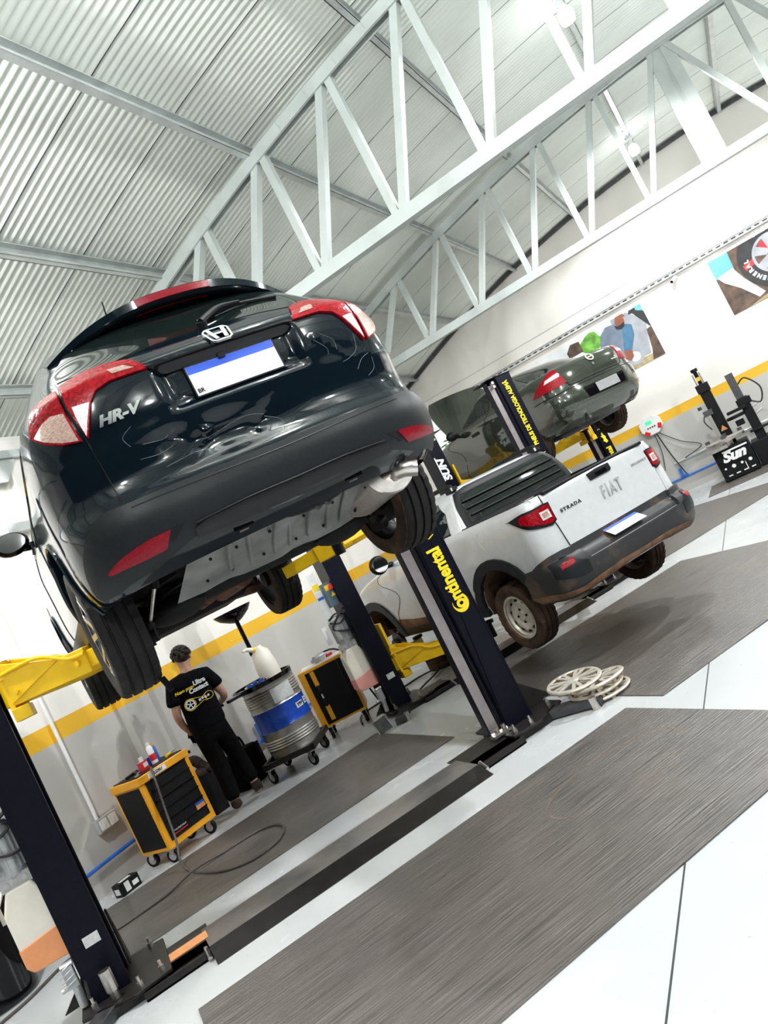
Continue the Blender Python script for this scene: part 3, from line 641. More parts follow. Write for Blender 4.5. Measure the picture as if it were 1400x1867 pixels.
# outdoors seen through the doorway
b = MB(); b.span((-12, YB + .25, -.1), (2, YB + 12, -.02)); struct(inB(b.build('ground_outside', M['cardboard'])))
for i, (x, y, s) in enumerate(((-8.1, 18.6, .8), (-6.35, 19.2, .85), (-4.6, 18.9, .8))):
    b = MB(); rnd = random.Random(i)
    for k_ in range(260):
        d = Vector((rnd.gauss(0, 1), rnd.gauss(0, 1), rnd.gauss(0, 1))).normalized() * s * rnd.uniform(.4, 1.05); c = Vector((0, 0, 2.9)) + d
        u = Vector((rnd.gauss(0, 1), rnd.gauss(0, 1), rnd.gauss(0, 1))).normalized() * .13; v = Vector((rnd.gauss(0, 1), rnd.gauss(0, 1), rnd.gauss(0, 1))).normalized() * .05
        b.add([c - u, c - v, c + u, c + v], [(0, 1, 2, 3)])
    t = empty('garden_shrub', B(x, y, -.02)); tag(t, ('leafy green shrub outside the doorway, left', 'leafy green shrub outside doorway, middle of three', 'leafy green shrub outside doorway, right')[i], 'shrub', 'shrubs outside')
    b.build('foliage', M['green'], t, fixn=False); one('stem', M['print_brown'], t, lambda b: b.cyl((0, 0, 0), (0, 0, 2.9), .05, .03, 8))

# ---------------------------------------------------------------- two-post lifts
TXT = Matrix.Rotation(-PI / 2, 4, 'Z')
def lift(cx, cy, za, label, arms, unit=True, sticker=None, tankm='tank_orange'):
    t = empty('two_post_lift', (cx, cy, 0)); tag(t, label, 'car lift', 'two-post car lifts')
    H = 2.93
    def post(s):
        b = MB(); xo, xi = s * 1.58, s * 1.36
        if s < 0: xo, xi = -1.73, -1.51
        lo, hi = min(xo, xi), max(xo, xi)
        b.span((lo, -.11, .07), (hi, -.095, H)); b.span((lo, .195, .07), (hi, .21, H))
        b.span((xo, -.11, .07), (xo - s * .015, .21, H)); b.span((xi, -.11, .07), (xi + s * .012, -.07, H)); b.span((xi, .17, .07), (xi + s * .012, .21, H))
        b.span((lo - .015 + (-.13 if s > 0 else 0), -.125, H), (hi + .015 + (.13 if s < 0 else 0), .225, H + .012))
        p = b.build('post', M['navy_steel'], t, .004)
        b = MB(); c = xi - s * .075                                       # inner rail with its cover strip
        if s > 0:
            b.span((c + .028, -.06, .1), (c - .055, -.045, H - .06)); b.build('cover_strip', M['channel'], p)
            b = MB(); b.span((c + .062, -.085, .1), (c + .04, -.05, H - .02)); b.build('guide_rail', M['navy_steel'], p); b = MB(); b.span((c - .055, -.07, .1), (c - .066, .0, H - .02)); b.build('guide_rail', M['navy_steel'], p)
        else:
            b.span((xi - .03, -.06, .1), (xi - .05, .16, H - .06)); b.build('cover_strip', M['channel'], p); c = xi - .04
        b = MB()
        for dz in (0, .05): b.cyl((c, -.07, H - .05 - dz), (c, -.12, H - .05 - dz), .02, n=10)
        b.build('pulley_bolt', M['steel'], p)
        if s > 0: one('chain_end', M['steel'], p, lambda b: (b.cyl((c - .07, -.10, .10), (c + .06, -.13, .10), .014, n=8), b.cyl((c - .03, -.13, .13), (c - .03, -.13, .08), .02, n=10), b.cyl((c + .03, -.14, .14), (c + .03, -.14, .07), .018, n=10), b.box((c, -.12, .085), (.16, .07, .02))))
        if s < 0:
            one('rating_label', M['grey_sticker'], p, lambda b: b.box((-1.60, -.112, .40), (.09, .004, .06)))
        # floor plate with its feet, gusset and anchor bolts
        b = MB(); pl = [(s * x, y) for x, y in ((1.28, -.30), (1.50, -.34), (1.80, -.20), (1.80, .28), (1.50, .36), (1.28, .30))]
        b.prism(pl, .02, Matrix.Translation((0, 0, .05)))
        b.span((s * 1.32, -.29, 0), (s * 1.72, -.23, .05)); b.span((s * 1.32, .22, 0), (s * 1.72, .28, .05))
        g = [(.07, -.30), (.07, -.11), (.42, -.11)]
        for x in (s * 1.50,):
            b.add([(x + e, y, z) for e in (-.008, .008) for z, y in ((.07, .42), (.07, .21), (.44, .21))], [(0, 1, 2), (5, 4, 3), (0, 3, 4, 1), (1, 4, 5, 2), (2, 5, 3, 0)])
        b.add([(xx, y, z) for y in (.04, .06) for xx, z in ((s * 1.90, .07), (s * 1.58, .07), (s * 1.58, .36))], [(0, 1, 2), (5, 4, 3), (0, 3, 4, 1), (1, 4, 5, 2), (2, 5, 3, 0)])
        f = b.build('floor_plate', M['black_steel'], t, .004)
        for x, y in ((1.72, -.14), (1.46, -.28), (1.70, .22), (1.33, -.25), (1.36, .27)): one('anchor_bolt', M['steel'], f, lambda b: (b.cyl((s * x, y, .07), (s * x, y, .10), .018, n=6), b.cyl((s * x, y, .10), (s * x, y, .13), .01, n=8)))
        b = MB(); b.bar((s * 1.66, -.24, .04), (s * 1.88, -.60, .04), .12, .06)
        ft = b.build('outrigger_foot', M['steel_dark'], t, .005)
        b = MB(); b.cyl((s * 1.80, -.60, .0), (s * 1.80, -.60, .09), .03, n=8); b.build('levelling_bolt', M['steel'], ft)
        # sliding carriage and its arms
        b = MB(); xa = xi - s * .09
        b.span((xa - .05, -.14, za - .10), (xa + .05, .24, za - .02)); b.span((xa - .05, -.14, za + .16), (xa + .05, .24, za + .2)); b.span((xa + s * .02, -.12, za - .1), (xa + s * .05, .22, za + .55))
        c = b.build('carriage', M['yellow'], t, .006)
        for s2, ex, ey, wid in [a[1:] for a in arms if a[0] == s]:
            a = empty('lift_arm', (0, 0, 0), 0, t)
            p0 = Vector((xa, .05 + .10 * s2, za + .07)); q = Vector((ex, ey, za + .03)); mid = p0.lerp(q, .62)
            d = (q - p0).normalized()
            b = MB(); b.bar(p0 - d * .04, mid, .13, .15); b.bar(mid - d * .06, q, .095, .10)
            n_ = d.cross(Vector((0, 0, 1)))
            for e in (-.07, .07): b.add([p0 + n_ * (e + k) + Vector(v) for k in (-.006, .006) for v in ((0, 0, -.07), d * .42 + Vector((0, 0, .07)), Vector((0, 0, .20)))], [(0, 1, 2), (5, 4, 3), (0, 3, 4, 1), (1, 4, 5, 2), (2, 5, 3, 0)])
            b.cyl(p0 + Vector((0, 0, -.13)), p0 + Vector((0, 0, .2)), .04, n=14)
            b.build('arm_beam', M['yellow'], a, .006)
            b = MB(); b.tube([p0 + n_ * .08 + Vector((0, 0, .12)), p0 + d * .30 + n_ * .09 + Vector((0, 0, .13)), p0 + d * .48 + n_ * .08 + Vector((0, 0, .05)), mid + n_ * .07 + Vector((0, 0, .04))], .011, 8, 6)
            for e in (.1, .62): b.cyl(p0 + d * e * (q - p0).length * .9 + n_ * .05, p0 + d * e * (q - p0).length * .9 + n_ * .09, .016, n=8)
            b.build('restraint_rod', M['yellow'], a)
            b = MB(); b.cyl(q + Vector((0, 0, -.09)), q + Vector((0, 0, .055)), .035, n=16); b.cyl(q + Vector((0, 0, .055)), q + Vector((0, 0, .085)), .065, n=20); b.build('lift_pad', M['matt_black'], a)
        return p
    pl, pr = post(-1), post(1)
    # lettering on the faces
    def vert(s_, size, z, x, m, name, par, up=True, sx=1, bold=0, shear=0):
        return text(s_, size, axes((x, -.1135, z), (0, 0, 1), (-1, 0, 0)), m, name, par, .002, sx, shear, bold)
    text('ontinental', .150, axes((1.462, -.1135, 1.005), (0, 0, 1), (-1, 0, 0)), M['yellow_text'], 'lettering', pr, .002, .80, 0, .006, 'LEFT')
    cp = [(.072 * math.cos(R(a)), .068 * math.sin(R(a))) for a in range(70, 325, 8)] + [(.010 + .050 * math.cos(R(a)), .009 + .054 * math.sin(R(a))) for a in range(318, 66, -8)]
    b = MB(); b.prism(cp, .003, axes((1.468, -.1115, 1.043), (0, 0, 1), (-1, 0, 0))); b.build('lettering', M['yellow_text'], pr)
    b = MB(); xh = 1.468
    hp = [(0, 0), (.05, .02), (.10, .01), (.13, .04), (.18, .05), (.16, .075), (.13, .07), (.12, .11), (.09, .08), (.05, .075), (.03, .10), (.01, .07), (-.02, .05)]
    b.prism([(x, y - .05) for x, y in hp], .003, axes((xh, -.1115, 1.58), (0, 0, 1), (-1, 0, 0))); b.build('horse_emblem', M['yellow_text'], pr)
    one('divider_bar', M['yellow_text'], pr, lambda b: b.box((xh, -.1125, 1.83), (.12, .004, .006)))
    vert('PNEUS DE TECNOLOGIA ALEM\u00c3', .088, 2.40, xh, M['yellow_text'], 'lettering', pr, sx=.70, bold=.003)
    text('SUN', .16, axes((-1.62, -.1135, 2.32), (0, 0, 1), (-1, 0, 0)), M['white_text'], 'logo_lettering', pl, .002, 1.15, .25, .008)
    one('logo_bar', M['white_text'], pl, lambda b: b.box((-1.70, -.1125, 2.36), (.02, .004, .40)))
    # bridge between the posts: ramped cover and channels
    b = MB(); x0, x1 = -1.06, .93
    pts = [(-.50, .003), (-.33, .058), (.02, .058), (.19, .003)]
    b.add([(x, y, z) for x in (x0, x1) for y, z in pts], [(0, 1, 2, 3), (7, 6, 5, 4), (0, 4, 5, 1), (2, 6, 7, 3), (3, 7, 4, 0)]); b.cur = 1; b.add([(x, y, z) for x in (x0, x1) for y, z in pts], [(1, 5, 6, 2)])
    rc = b.build('floor_ramp', [M['black_steel'], M['ramp_top']], t)
    b = MB()
    for xa, xb in ((-1.46, x0 + .04), (x1 - .04, 1.32)):
        b = MB(); b.span((xa, -.36, .004), (xb, -.345, .05)); b.span((xa, -.20, .004), (xb, -.185, .05)); b.span((xa, -.36, .004), (xb, -.185, .012)); b.span((xa, -.20, .05), (xb, .1, .056)); b.span((xa, -.20, .004), (xb, -.185, .056)); b.build('base_channel', M['black_steel'], t)
    for xe in (x0 - .02, x1 + .02): one('ramp_bolt', M['steel'], t, lambda b: (b.cyl((xe, -.40, .02), (xe, -.32, .06), .014, n=8), b.cyl((xe, -.33, .0), (xe, -.33, .07), .01, n=8)))
    if sticker: one('warning_sticker', M['orange_sticker'], t, lambda b: b.box((-1.17, -.10, .0575), (.26, .13, .003))); one('data_sticker', M['white'], t, lambda b: b.box((-1.38, -.10, .0575), (.14, .12, .003)))
    if unit:
        u = empty('power_unit', (-1.83, .06, 0), 0, t)
        b = MB(); tp = [(-.10, .395), (.10, .385), (.125, .43), (.125, .74), (.075, .86), (-.07, .86), (-.125, .74), (-.125, .43)]
        b.prism(tp, .17, Matrix(((1, 0, 0, 0), (0, 0, 1, -.1), (0, 1, 0, 0), (0, 0, 0, 1)))); b.build('oil_tank', M['tank_white'], u, .012)
        b = MB(); b.prism([(-.098, .390), (.098, .381), (.128, .43), (.128, .57), (-.128, .54), (-.128, .43)], .178, Matrix(((1, 0, 0, 0), (0, 0, 1, -.104), (0, 1, 0, 0), (0, 0, 0, 1)))); b.build('oil_level', M[tankm], u, .01)
        b = MB(); b.box((0, -.01, .89), (.17, .14, .07)); b.cyl((0, -.01, .92), (0, -.01, 1.20), .085, n=24); b.cyl((0, -.01, 1.20), (0, -.01, 1.24), .09, .07, 24); b.cyl((-.06, -.09, .98), (-.06, -.09, 1.13), .03, n=14)
        for k_ in range(16):
            a_ = 2 * PI * k_ / 16; b.bar((.088 * math.cos(a_), -.01 + .088 * math.sin(a_), .95), (.088 * math.cos(a_), -.01 + .088 * math.sin(a_), 1.18), .008, .012, (math.cos(a_), math.sin(a_), 0))
        b.build('motor', M['motor'], u)
        b = MB()
        for k_ in range(3): b.cyl((-.05 + .05 * k_, -.08, .89), (-.05 + .05 * k_, -.092, .89), .017, n=10)
        b.cyl((-.09, -.02, .87), (-.14, -.05, .80), .012, n=8); b.cyl((-.14, -.05, .80), (-.14, -.05, .70), .012, n=8); b.build('valve_fittings', M['steel'], u)
        b = MB(); b.tube([(.08, -.09, 1.42), (.12, -.11, 1.30), (0, -.13, 1.22), (-.09, -.10, 1.12), (.02, -.13, 1.05), (.10, -.10, 1.04)], .012, 8, 6); b.tube([(-.08, -.05, 1.22), (0, -.12, 1.26), (.1, -.08, 1.20), (.0, -.11, 1.15), (-.09, -.07, 1.19)], .009, 8, 6); b.tube([(.13, -.13, 1.5), (.15, -.12, 1.0), (.135, -.13, .45), (.10, -.18, .12)], .01, 8, 6); b.build('cables', M['cable'], u)
        cb = one('control_box', M['box_blue'], u, lambda b: b.box((.06, -.06, 1.47), (.13, .11, .27)), .006)
        one('stop_button', M['red'], cb, lambda b: b.cyl((.085, -.115, 1.545), (.085, -.145, 1.545), .026, .03, 16))
        one('yellow_plate', M['yellow'], cb, lambda b: (b.box((.06, -.1165, 1.545), (.085, .003, .06)), b.add([(.05, -.118, 1.44), (.105, -.118, 1.44), (.077, -.118, 1.49)], [(0, 1, 2)])))
        one('instruction_plate', M['white'], u, lambda b: b.box((-.045, -.03, 1.50), (.09, .006, .52)))
        one('coloured_symbols', M['yellow_text'], u, lambda b: b.box((-.045, -.035, 1.60), (.07, .004, .07)))
        one('coloured_symbols', M['blue_pipe'], u, lambda b: b.box((-.045, -.035, 1.47), (.07, .004, .03)))
        one('data_plate', M['white'], u, lambda b: b.box((-.17, -.03, 1.08), (.05, .01, .2)))
        b = MB(); b.box((.05, -.10, .27), (.06, .07, .12)); b.cyl((.02, -.12, .34), (.09, -.12, .34), .016, n=8); b.cyl((.03, -.1, .22), (-.02, -.1, .22), .018, n=8)
        for k_ in range(4): b.tube([(0, -.13, .23 + .03 * k_), (.03, -.15, .24 + .03 * k_), (.08, -.13, .25 + .03 * k_)], .004, 6, 4)
        b.cyl((.06, -.10, .22), (.05, -.08, .08), .026, n=10); b.build('hydraulic_fitting', M['motor'], u)
    return t
lift(1.07, 5.3, 1.80, 'blue-black two-post lift with yellow arms holding up the black car in the foreground',
     [(-1, -1, -.66, -.62, 1), (-1, 1, -.66, .95, 1), (1, -1, .62, -.62, 1), (1, 1, .66, .85, 1)], sticker=True)
lift(4.37, 8.1, .40, 'blue-black two-post lift around the silver pickup, second from the camera',
     [(-1, -1, -.70, -.95, 1), (-1, 1, -.75, .8, 1), (1, -1, .62, -.95, 1), (1, 1, .62, .8, 1)], tankm='tank_pink')
lift(7.65, 10.8, 1.80, 'blue-black two-post lift holding the dark green sedan at the back',
     [(-1, -1, -.72, -.8, 1), (-1, 1, -.72, .8, 1), (1, -1, .6, -.8, 1), (1, 1, .6, .8, 1)])
# steel drive-on posts' loose parts beside the near lift
t = empty('steel_sleeve', (-.53, 5.085, .072)); tag(t, 'shiny steel extension sleeve standing at the foot of the near left post', 'lift adapter')
one('sleeve', M['steel'], t, lambda b: (b.lathe([(.026, 0), (.026, .05), (.034, .05), (.034, .17), (.026, .17), (.026, .1)], 8, close=True)))

# ---------------------------------------------------------------- mats, drum, cabinets and other floor things
def mat_slab(pts, label):
    c = sum((Vector((x, y, 0)) for x, y in pts), Vector()) / len(pts)
    b = MB(); b.prism([(x - c.x, y - c.y) for x, y in pts], .007); o = b.build('rubber_mat', M['mat']); o.location = (c.x, c.y, .001); tag(o, label, 'floor mat', 'rubber floor mats'); return o
mat_slab([(-.16, 4.42), (-.16, 2.70), (2.89, 2.71), (2.88, 4.39)], 'worn dark rubber mat nearest the camera, with a pale circular scuff')
mat_slab([(3.05, 4.2), (6.22, 4.2), (6.2, 7.07), (3.05, 7.05)], 'dark rubber mat behind the silver pickup and hubcap stack')
mat_slab([(-.57, 5.86), (2.36, 6.06), (2.28, 7.76), (-.62, 7.40)], 'dark rubber mat under the raised black car, beside the tool cabinets')
mat_slab([(6.35, 7.66), (9.38, 7.66), (9.36, 9.85), (6.3, 9.85)], 'brown-grey rubber mat at right, beyond the pickup bumper')
o = mat_slab([(B(x, y).x, B(x, y).y) for x, y in ((-1.36, 13.75), (1.6, 13.75), (1.6, 15.1), (-1.36, 15.1))], 'small dark rubber mat under the tyre machine')
b = MB()                                                                  # rubbed ring on the near mat
for a0, a1, r, w_ in ((-.4, 2.6, .46, .012), (2.9, 3.9, .45, .008), (4.2, 5.0, .47, .006), (.2, 1.3, .44, .006)):
    for i in range(20):
        a, c = a0 + (a1 - a0) * i / 20, a0 + (a1 - a0) * (i + 1) / 20
        b.add([(2.2 + rr * 1.0 * math.cos(k_), 3.72 + rr * .62 * math.sin(k_), .0085) for rr, k_ in ((r, a), (r + w_, a), (r + w_, c), (r, c))], [(0, 1, 2, 3)])
o = b.build('scuff_ring', mat('pale_scuff', (.22, .16, .12), .6, 0, .3, 30)); o.parent = bpy.data.objects['rubber_mat']; o.matrix_parent_inverse = Matrix.Translation(o.parent.location).inverted()

def caster(par, x, y, r=.06, top=.15, m='matt_black', hub='steel', rz=0):
    c = empty('caster', (x, y, 0), rz, par)
    b = MB(); b.lathe([(r * .62, -.018), (r * .95, -.018), (r, -.010), (r, .010), (r * .95, .018), (r * .62, .018)], 24, Matrix.Translation((0, .02, r)) @ Matrix.Rotation(PI / 2, 4, 'Y'), close=True); b.build('wheel', M[m], c)
    b = MB(); b.cyl((-.017, .02, r), (.017, .02, r), r * .64, n=20); b.build('hub', M[hub], c)
    b = MB(); b.bar((-.027, .02, r), (-.027, 0, top - .012), .004, .05, (0, 1, 0)); b.bar((.027, .02, r), (.027, 0, top - .012), .004, .05, (0, 1, 0)); b.cyl((-.034, .02, r), (.034, .02, r), .01, n=8); b.box((0, 0, top - .008), (.08, .08, .012)); b.build('fork', M['steel'], c)
    return c
# tool cabinet in front: yellow-orange with black drawers
CA = math.atan2(.28, .48)
t = empty('tool_cabinet', (.07, 7.49, 0), CA); tag(t, 'orange tool cabinet with black drawers and cluttered top, beside the man', 'tool cabinet')
CW, CD, CH0, CH1 = .56, .45, .13, .82
one('body', M['orange'], t, lambda b: (b.span((0, 0, CH0), (CW, CD, CH1 - .03)), b.span((-.012, -.012, CH1 - .075), (CW + .012, CD + .012, CH1 - .005))), .006)
one('side_panel', M['matt_black'], t, lambda b: b.span((-.004, .035, CH0 + .035), (0, CD - .035, CH1 - .09)))
for i in range(6):
    z = CH0 + .06 + i * .094
    d = one('drawer', M['matt_black'], t, lambda b: b.span((.05, -.010, z), (CW - .05, 0, z + .0925)), .002)
    one('drawer_lip', M['gloss_black'], d, lambda b: b.span((.05, -.019, z + .074), (CW - .05, -.008, z + .086)))
text('Advantor', .042, axes((.17, -.0125, CH0 + .13), (1, 0, 0), (0, 0, 1)), M['white_text'], 'lettering', t, .001, 1, .3)
one('red_stroke', M['red'], t, lambda b: b.box((.17, -.0118, CH0 + .095), (.16, .003, .008)))
one('price_sticker', M['orange_sticker'], t, lambda b: b.box((CW - .11, -.0118, CH0 + .16), (.10, .003, .05)))
one('price_sticker', M['blue_pipe'], t, lambda b: b.box((CW - .11, -.0118, CH0 + .195), (.10, .003, .022)))
one('name_sticker', M['white'], t, lambda b: b.box((.20, -.0135, CH1 - .04), (.20, .003, .045)))
text('ELIZEU', .036, axes((.20, -.016, CH1 - .04), (1, 0, 0), (0, 0, 1)), M['matt_black'], 'lettering', t, .001, 1, .2, .001)
one('push_handle', M['matt_black'], t, lambda b: b.box((CW + .04, .2, CH1 - .06), (.06, .34, .03)), .006)
one('top_tray', M['matt_black'], t, lambda b: b.span((.02, .02, CH1 - .006), (CW - .02, CD - .02, CH1 + .002)))
for x, y in ((.06, .06), (CW - .05, .06), (.06, CD - .06), (CW - .05, CD - .06)): caster(t, x, y, .062, CH0, 'matt_black', 'motor', .3)
TC = Matrix.Translation((.07, 7.49, 0)) @ Matrix.Rotation(CA, 4, 'Z')
def top_item(name, x, y, label, cat, parts, rz=0.0, grp='things on top of the tool cabinet'):
    p = TC @ Vector((x, y, CH1 + .003)); t_ = empty(name, p, CA + rz); tag(t_, label, cat, grp)
    for nm, m, fn in parts: one(nm, M[m], t_, fn)
    return t_
top_item('spray_can', .36, .20, 'white and red spray can standing on the orange tool cabinet', 'spray can', [('can', 'white', lambda b: b.lathe([(.001, 0), (.03, 0), (.03, .15), (.02, .17), (.001, .17)], 18)), ('red_band', 'red', lambda b: b.lathe([(.0305, .03), (.0305, .09)], 18)), ('cap', 'white', lambda b: b.cyl((0, 0, .17), (0, 0, .20), .018, n=14))])
top_item('spray_can', .43, .26, 'blue spray can behind the white one on the tool cabinet', 'spray can', [('can', 'blue_pipe', lambda b: b.lathe([(.001, 0), (.028, 0), (.028, .13), (.018, .15), (.001, .15)], 18)), ('cap', 'orange', lambda b: b.cyl((0, 0, .15), (0, 0, .175), .016, n=14))])
top_item('oil_bottle', .22, .17, 'small red and white bottle on the left of the tool cabinet top', 'bottle', [('bottle', 'red', lambda b: b.box((0, 0, .04), (.08, .05, .08))), ('cap', 'white', lambda b: b.cyl((0, 0, .08), (0, 0, .12), .02, n=12)), ('label_patch', 'white', lambda b: b.box((.0, -.026, .045), (.06, .003, .04)))], .3)
top_item('cardboard_box', .30, .27, 'small blue box lying on the tool cabinet top', 'box', [('carton', 'blue_pipe', lambda b: b.box((0, 0, .035), (.15, .07, .07))), ('flap', 'white', lambda b: b.box((-.05, 0, .0715), (.04, .06, .003)))], .5)
top_item('screwdriver', .45, .09, 'yellow-handled screwdriver at the right edge of cabinet top', 'screwdriver', [('grip', 'yellow', lambda b: b.cyl((-.06, 0, .016), (.03, 0, .016), .014, n=10)), ('shaft', 'steel', lambda b: b.cyl((.03, 0, .016), (.12, 0, .016), .004, n=6))], .5)
top_item('wrench', .10, .12, 'steel wrench lying at the left of the cabinet top', 'wrench', [('shaft', 'steel', lambda b: (b.box((0, 0, .008), (.17, .018, .01)), b.cyl((-.09, 0, .003), (-.09, 0, .014), .024, n=12), b.cyl((.09, 0, .003), (.09, 0, .014), .02, n=12)))], .9)
top_item('ratchet', .12, .24, 'black-handled ratchet lying beside the wrench on the cabinet', 'ratchet', [('handle', 'matt_black', lambda b: b.cyl((-.09, 0, .018), (.02, 0, .018), .014, n=10)), ('head', 'steel', lambda b: b.cyl((.06, 0, .004), (.06, 0, .035), .025, n=14)), ('neck', 'steel', lambda b: b.cyl((.02, 0, .018), (.06, 0, .018), .008, n=8))], .4)

# drum on its trolley
DX, DY = 1.655, 8.52
t = empty('drum_trolley', (1.605, 8.37, 0), R(-31)); tag(t, 'black steel trolley on casters carrying the silver and blue drum', 'trolley')
TX, TY = .30, .34
one('frame', M['black_steel'], t, lambda b: (b.span((-TX, -TY, .16), (TX, -TY + .035, .215)), b.span((-TX, TY - .035, .16), (TX, TY, .215)), b.span((-TX, -TY, .16), (-TX + .035, TY, .215)), b.span((TX - .035, -TY, .16), (TX, TY, .215)), b.span((-TX + .02, -TY + .02, .158), (TX - .02, TY - .02, .168))))
for x, y in ((-.235, -.28), (.235, -.28), (.235, .26), (-.235, .26)): caster(t, x, y - .02, .068, .16, 'matt_black', 'motor', .9)
t = empty('oil_drum', (DX, DY, .170)); tag(t, 'silver oil drum with a wide blue band and ribs, on the trolley', 'drum')
r = .292; prof = [(.001, 0), (r - .004, 0), (r + .004, .006), (r + .004, .02), (r, .03)]
for k_ in range(4): z = .10 + k_ * .028; prof += [(r, z - .012), (r + .010, z), (r, z + .012)]
prof += [(r, .27), (r + .008, .285), (r, .30), (r, .50), (r + .008, .515), (r, .53)]
for k_ in range(5): z = .585 + k_ * .028; prof += [(r, z - .012), (r + .010, z), (r, z + .012)]
prof += [(r, .735), (r + .004, .74), (r + .004, .755), (r - .006, .755), (r - .01, .745), (.001, .745)]
one('drum_shell', M['drum_grey'], t, lambda b: b.lathe(prof, 56))
one('blue_band', M['drum_blue'], t, lambda b: b.lathe([(r + .0005, .285), (r + .0095, .286), (r + .002, .301), (r + .002, .499), (r + .0095, .514), (r + .0005, .516)], 56))
def wrap(par, rad, a0, a1, z0, z1, m, name):
    b = MB(); n = 14
    for i in range(n):
        a, c = a0 + (a1 - a0) * i / n, a0 + (a1 - a0) * (i + 1) / n
        b.add([(rad * math.cos(k_), rad * math.sin(k_), z) for k_, z in ((a, z0), (c, z0), (c, z1), (a, z1))], [(0, 1, 2, 3)], True)
    return b.build(name, m, par, fixn=False)
wrap(t, r + .012, R(-104), R(-58), .54, .70, M['grey_sticker'], 'paper_label')
wrap(t, r + .005, R(-66), R(-45), .385, .445, M['white'], 'white_patch')
def drum_text(s, a0, da, z, size, m):
    for i, ch in enumerate(s):
        a = R(a0 + da * i); text(ch, size, axes(((r + .007) * math.cos(a), (r + .007) * math.sin(a), z), (-math.sin(a), math.cos(a), 0), (0, 0, 1)), m, 'lettering', t, .001, .9, .15, .003)
drum_text('YPF', -61, 5.5, .415, .046, M['matt_black']); drum_text('ELA', -37, 11, .42, .095, M['white_text'])
t = empty('drain_tray', (DX - .05, DY - .05, .928)); tag(t, 'black plastic tray with a spout sitting on top of the drum', 'tray')
one('tray', M['gloss_black'], t, lambda b: (b.lathe([(.30, .0), (.335, .01), (.34, .055), (.325, .055), (.315, .018), (.001, .012)], 40), b.prism([(-.20, -.24), (-.44, -.30), (-.46, -.24), (-.26, -.02)], .03, Matrix.Translation((0, 0, .02)))))
t = empty('fittings', (DX - .17, DY - .17, .962)); tag(t, 'scattered steel fittings and blue clips lying on the drum tray', 'fittings')
one('steel_pieces', M['steel'], t, lambda b: [b.cyl((.06 * i - .1, .04 * (i % 2), .015), (.06 * i - .06, .04 * (i % 2) + .05, .02), .014, n=8) for i in range(5)])
one('blue_clips', M['blue_pipe'], t, lambda b: [b.box((.07 * i - .05, -.03 + .03 * (i % 2), .03), (.05, .03, .03)) for i in range(3)])
t = empty('plastic_jug', (DX + .07, DY - .03, .950)); tag(t, 'white plastic jug with spout standing on the drum', 'jug')
one('jug_body', M['tank_white'], t, lambda b: b.lathe([(.001, 0), (.115, 0), (.12, .02), (.118, .16), (.095, .30), (.05, .345), (.04, .37), (.001, .37)], 28))
one('spout', M['tank_white'], t, lambda b: b.tube([(0, 0, .33), (-.07, -.02, .36), (-.13, -.03, .39), (-.17, -.04, .385)], [.035, .028, .02, .016], 12, 4))
one('yellow_collar', M['yellow'], t, lambda b: b.cyl((-.045, -.012, .345), (-.065, -.018, .357), .034, n=14))
t = empty('drain_funnel', (DX + .03, DY + .16, .950)); tag(t, 'black oil drain funnel raised on a pole above the drum', 'funnel')
one('pole', M['gloss_black'], t, lambda b: (b.cyl((0, 0, 0), (0, 0, .70), .024, n=14), b.cyl((0, 0, .30), (0, 0, .34), .034, n=14)))
one('bowl', M['gloss_black'], t, lambda b: b.lathe([(.03, .70), (.08, .72), (.17, .775), (.215, .83), (.222, .845), (.205, .838), (.15, .79), (.05, .74), (.001, .735)], 36))
one('clamp_handle', M['yellow'], t, lambda b: b.tube([(0, 0, .52), (-.16, -.02, .54), (-.18, -.02, .59)], .006, 6))

# second cabinet
t = empty('tool_cabinet'); t.location = (2.02, 8.66, 0); t.rotation_euler = (0, 0, math.atan2(-.20, .51)); tag(t, 'orange tool cabinet with one black door, behind the drum', 'tool cabinet')
CW2, CD2 = .54, .42
one('body', M['orange'], t, lambda b: b.span((0, 0, .15), (CW2, CD2, .82)), .006)
one('black_door', M['matt_black'], t, lambda b: b.span((.075, -.012, .175), (CW2 - .03, 0, .79)), .004)
one('side_panel', M['orange'], t, lambda b: b.span((CW2, .04, .2), (CW2 + .004, CD2 - .04, .78)))
one('door_edge', M['gloss_black'], t, lambda b: b.span((CW2 - .085, -.016, .175), (CW2 - .078, -.011, .79)))
for z in (.70, .29): one('handle_plate', M['orange'], t, lambda b: (b.box((.155, -.016, z), (.05, .008, .17)), b.box((.155, -.0175, z + .045), (.034, .010, .05))), .003)
one('grip_bar', M['gloss_black'], t, lambda b: (b.box((.155, -.018, .495), (.028, .012, .25))))
one('grip_label', M['white'], t, lambda b: b.box((.155, -.025, .49), (.016, .002, .05)))
one('top_mat', M['white'], t, lambda b: b.span((.03, .03, .82), (CW2 - .03, CD2 - .03, .825)))
for x, y in ((.06, .06), (CW2 - .06, .06), (.06, CD2 - .06), (CW2 - .06, CD2 - .06)): caster(t, x, y, .065, .152, 'matt_black', 'motor', .2)
T2 = Matrix.Translation(t.location) @ Matrix.Rotation(t.rotation_euler.z, 4, 'Z')
t = empty('air_gun', T2 @ Vector((.30, .2, .826)), .4); tag(t, 'silver air gun with black hose lying on the second cabinet', 'air gun')
one('gun', M['motor'], t, lambda b: (b.cyl((-.1, 0, .045), (.05, 0, .045), .04, n=16), b.cyl((.05, 0, .045), (.09, 0, .045), .02, n=12), b.box((-.05, .06, .03), (.04, .10, .04))))
one('hose', M['cable'], t, lambda b: b.tube([(-.05, .1, .03), (.08, .16, .06), (.26, .05, .04), (.33, -.05, -.12), (.34, -.10, -.45), (.40, -.12, -.75)], .011, 8, 8))
